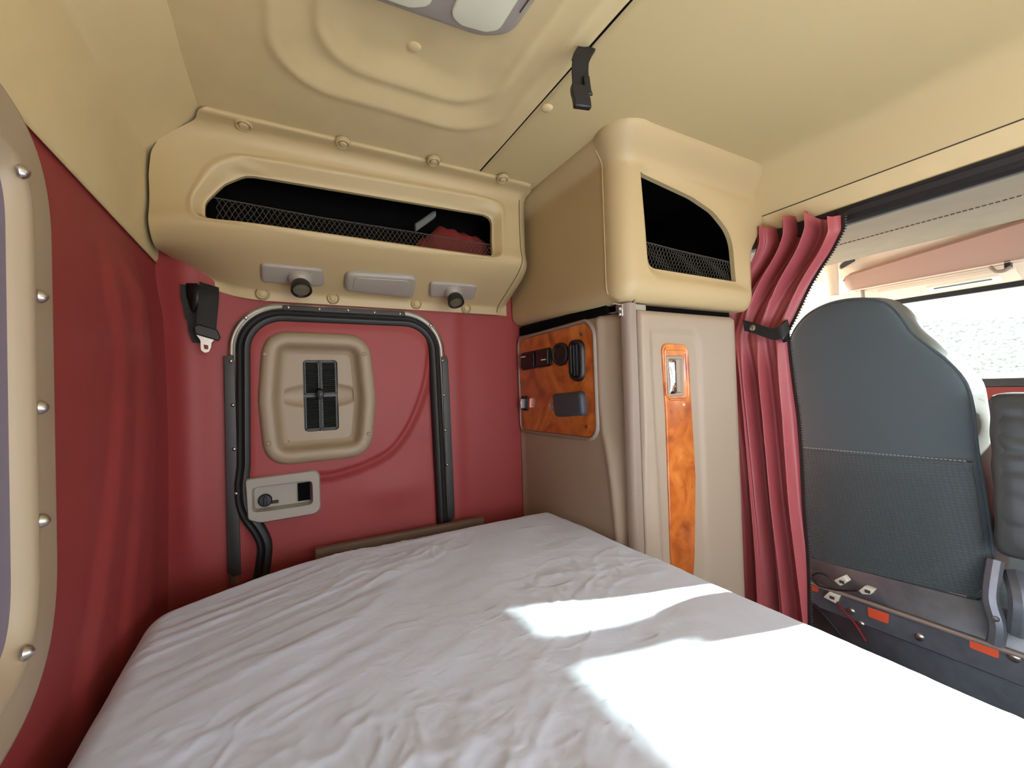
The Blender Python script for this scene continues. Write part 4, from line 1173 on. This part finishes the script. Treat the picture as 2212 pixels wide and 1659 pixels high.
    # pedestal frame
    MB().box((XR+.02, .33, ZF), (XR+.50, .80, -.72)).build('pedestal', M['metaldark'], t, bevel=.01)
    q = lambda px, py, x=1.51: P('x', x, px, py)
    rl = thing_rail(t)
def thing_rail(t):
    q = lambda px, py, x=1.51: P('x', x, px, py)
    XRL = 1.505
    yA, yB = .84, .18
    z1 = lambda y: q(1985, 1355)[2]*0 + lerp(PX(XRL, 1750, 1268)[1], PX(XRL, 2212, 1432)[1], (PX(XRL, 1750, 1268)[0]-y)/(PX(XRL, 1750, 1268)[0]-PX(XRL, 2212, 1432)[0]))
    b = MB()
    rows = []
    for y in (yA, .6, .4, yB):
        z = z1(y); rows.append([Vector((XRL+.045, y, z+.012)), Vector((XRL+.006, y, z+.012)), Vector((XRL, y, z+.004)), Vector((XRL, y, z-.055)), Vector((XRL+.01, y, z-.062)), Vector((XRL+.045, y, z-.062))])
    r = b.loops(rows, True, True).build('base_rail', M['metaldark'], t, smooth=30)
    def sticker(name, pp, m):
        poly = resample([Vector(PX(XRL-.001, *p)) for p in pp], 24)
        plate(name, poly, onX(XRL), m, r, .0015, .0004)
    sticker('orange_sticker', [(1874, 1311), (1920, 1326), (1919, 1348), (1876, 1332)], M['orange'])
    sticker('orange_sticker', [(2094, 1383), (2158, 1405), (2157, 1423), (2095, 1399)], M['orange'])
    sticker('orange_sticker', [(1735, 1258), (1768, 1266), (1767, 1279), (1735, 1272)], M['orange'])
    for p in ((1839, 1320), (1987, 1376), (1860, 1348), (2192, 1421)):
        c = q(*p, XRL); MB().lathe(c, (-1, 0, 0), [(0, .010), (.003, .010), (.006, .006), (.0065, .001)], 14).build('bolt', M['steel'], r)
    MB().tube([(XRL-.004, y, z1(y)+.016) for y in (yA, .6, .4, yB)], .006, 6).build('rail_edge', M['taupe2'], r)
    # lower plate of the pedestal behind the rail
    MB().add([(XRL+.02, .86, -.60), (XRL+.02, .16, -.56), (XRL+.06, .16, ZF+.05), (XRL+.06, .86, ZF+.05)], [(0, 1, 2, 3)]).build('base_plate', M['metaldark'], t, solid=.01)
    MB().tube(spl([q(2150, 1210, 1.53), q(2140, 1290, 1.50), q(2155, 1350, 1.49), q(2150, 1390, 1.49)], 6), .016, 8).build('adjuster_lever', M['metaldark'], t)
    MB().tube(spl([q(2190, 1240, 1.55), q(2205, 1300, 1.50), q(2200, 1370, 1.50)], 6), .020, 8).build('damper', M['metaldark'], t)
    MB().lathe(q(2151, 1337, 1.478), (-1, 0, 0), [(0, .007), (.004, .006), (.005, .001)], 10).build('bolt', M['steel'], t)
    # skirt flap under the cover
    MB().grid([[q(1850, 1225, 1.545), q(1950, 1243, 1.545), q(2090, 1278, 1.545)], [q(1850, 1236, 1.535), q(1950, 1254, 1.535), q(2088, 1290, 1.535)]]).build('cover_hem', M['taupe2'], t, solid=.004)
    return r
def build_floor_bits():
    q = lambda px, py, x: P('x', x, px, py)
    XRL = 1.500
    def conn(name, pp, label, x):
        a = [q(*p, x) for p in pp]; b = [v+Vector((.022, 0, .0)) for v in a]
        t = thing(name, label, 'connector', sum(a, Vector((0, 0, 0)))/len(a), 'white wiring connectors at the seat base')
        MB().loops([a, b], True, True).build('housing', M['white'], t, bevel=.002)
        m = (a[0]+a[2])/2
        MB().box(m-Vector((.004, .010, .005)), m+Vector((.0, .002, .003))).build('cavity', M['thread'], t)
        return m
    m1 = conn('wire_connector', [(1800, 1254), (1822, 1244), (1832, 1256), (1815, 1266)], 'topmost white wiring connector under the driver seat by the curtain', XRL-.004)
    m2 = conn('wire_connector', [(1778, 1290), (1790, 1279), (1812, 1288), (1805, 1304)], 'lowest white wiring connector below the leftmost orange sticker', XRL-.010)
    m3 = conn('wire_connector', [(1854, 1276), (1866, 1267), (1888, 1275), (1880, 1285), (1862, 1284)], 'white wiring connector lying farthest from the curtain on the rail', XRL-.006)
    def wire(label, pts, m, r=.003):
        tag(MB().tube(spl(pts, 8), r, 6).build('wire', m), label, 'wire')
    wire('dark red wire running down from the lowest white connector', [q(1808, 1300, XRL-.006), q(1822, 1320, XRL-.016), q(1845, 1345, XRL-.016), q(1870, 1385, XRL-.016)], M['wire'])
    wire('thick black wire slanting down behind the lowest white connector', [q(1752, 1302, XRL-.014), q(1775, 1322, XRL-.02), q(1800, 1350, XRL-.02), q(1820, 1375, XRL-.02)], M['rubber'], .005)
    wire('black wire looping from curtain to topmost white connector', [q(1745, 1252, XRL-.014), q(1765, 1238, XRL-.016), q(1785, 1243, XRL-.014), q(1803, 1258, XRL-.010)], M['rubber'])
    wire('black wire sagging below the topmost white connector', [q(1745, 1240, XRL-.016), q(1765, 1262, XRL-.018), q(1795, 1272, XRL-.018), q(1815, 1275, XRL-.014), q(1850, 1276, XRL-.012)], M['rubber'])
    a = [q(*p, XRL+.03) for p in ((1895, 1274), (1905, 1266), (1975, 1284), (1990, 1298), (2062, 1324), (2055, 1332), (1960, 1303))]
    tag(MB().loops([a, [v+Vector((.02, 0, .004)) for v in a]], True, True).build('brown_card_scrap', M['tan']), 'torn strip of brown card lying on the seat base rail', 'card')

# ------------------------------------------------------------------ outdoors
def build_outside():
    o = MB().box((2.9, -60, -2.3), (80, 60, -2.2)).box((-20, 1.8, -2.3), (2.9, 60, -2.2)).build('ground', M['ground']); o['kind'] = 'structure'
    rows = []
    for j in range(40):
        row = []
        for i in range(80):
            y = lerp(-20, 30, i/79); t = j/39
            row.append(Vector((lerp(13, 24, t), y, -2.2+4.5*ss(0, 1, t)*(1+.2*noise.noise(Vector((y*.2, 1, 1))))+.25*noise.noise(Vector((y*.9, t*9, 2)))*ss(0, .1, t))))
        rows.append(row)
    o = MB().grid(rows).build('embankment', M['gravel'], smooth=80); o['kind'] = 'structure'
    v = thing('exterior_visor', 'pale green tinted sun visor outside above the windshield', 'visor', (2.55, .4, .33))
    MB().grid([[(2.34, y, .44), (2.62, y, .352)] for y in (-1.1, 0, 1.15)]).build('visor_sheet', M['visor'], v, solid=.004)
    MB().tube([(2.62, -1.1, .350), (2.62, 1.15, .350)], .004, 6).build('visor_edge', M['pocket'], v)
    for a, b_ in ((2025, .03), (2055, .018)):
        y = P('x', 2.5, a, 650).y
        MB().box((2.46, y-.010, .30), (2.50, y+.010, .41)).build('bracket', M['cream'], v, bevel=.002)

# ------------------------------------------------------------------ light and camera
def build_light():
    sc = bpy.context.scene
    w = bpy.data.worlds.new('sky'); sc.world = w; w.use_nodes = True
    bg = w.node_tree.nodes['Background']; bg.inputs[0].default_value = (.86, .94, 1.0, 1); bg.inputs[1].default_value = SKY
    s = bpy.data.lights.new('sun', 'SUN'); s.energy = SUN; s.angle = math.radians(.8); s.color = (1, .975, .93)
    o = bpy.data.objects.new('sun', s); COL.objects.link(o)
    d = Vector((1, SUNK, SUNZ)).normalized()     # towards the sun
    o.rotation_euler = d.to_track_quat('Z', 'Y').to_euler(); o.location = (6, -1, 3)
    cam = bpy.data.cameras.new('camera'); cam.sensor_width = 36; cam.lens = 36*FPX/2212; cam.clip_start = .01
    c = bpy.data.objects.new('camera', cam); COL.objects.link(c)
    m = Matrix((_R, _U, -_f)).transposed().to_4x4(); c.matrix_world = m
    sc.camera = c
    vs = sc.view_settings; vs.view_transform = 'Standard'; vs.look = 'None'; vs.gamma = 1; vs.exposure = EXPO; vs.use_curve_mapping = False
SKY, SUN, SUNK, SUNZ, EXPO = 6.6, 75, -.205, .358, .22
build_floor(); build_rear_wall(); build_door_wall(); build_passenger_wall(); build_cove(); build_ceiling(); build_window(); build_door()
build_shelf(); build_shelf_lights(); build_shelf_contents(); build_cubby(); build_wardrobe(); build_bed()
build_dome_light(); build_strap(); build_seat_belt(); build_curtain(); build_cab(); build_seat(); build_floor_bits()
build_outside(); build_light()
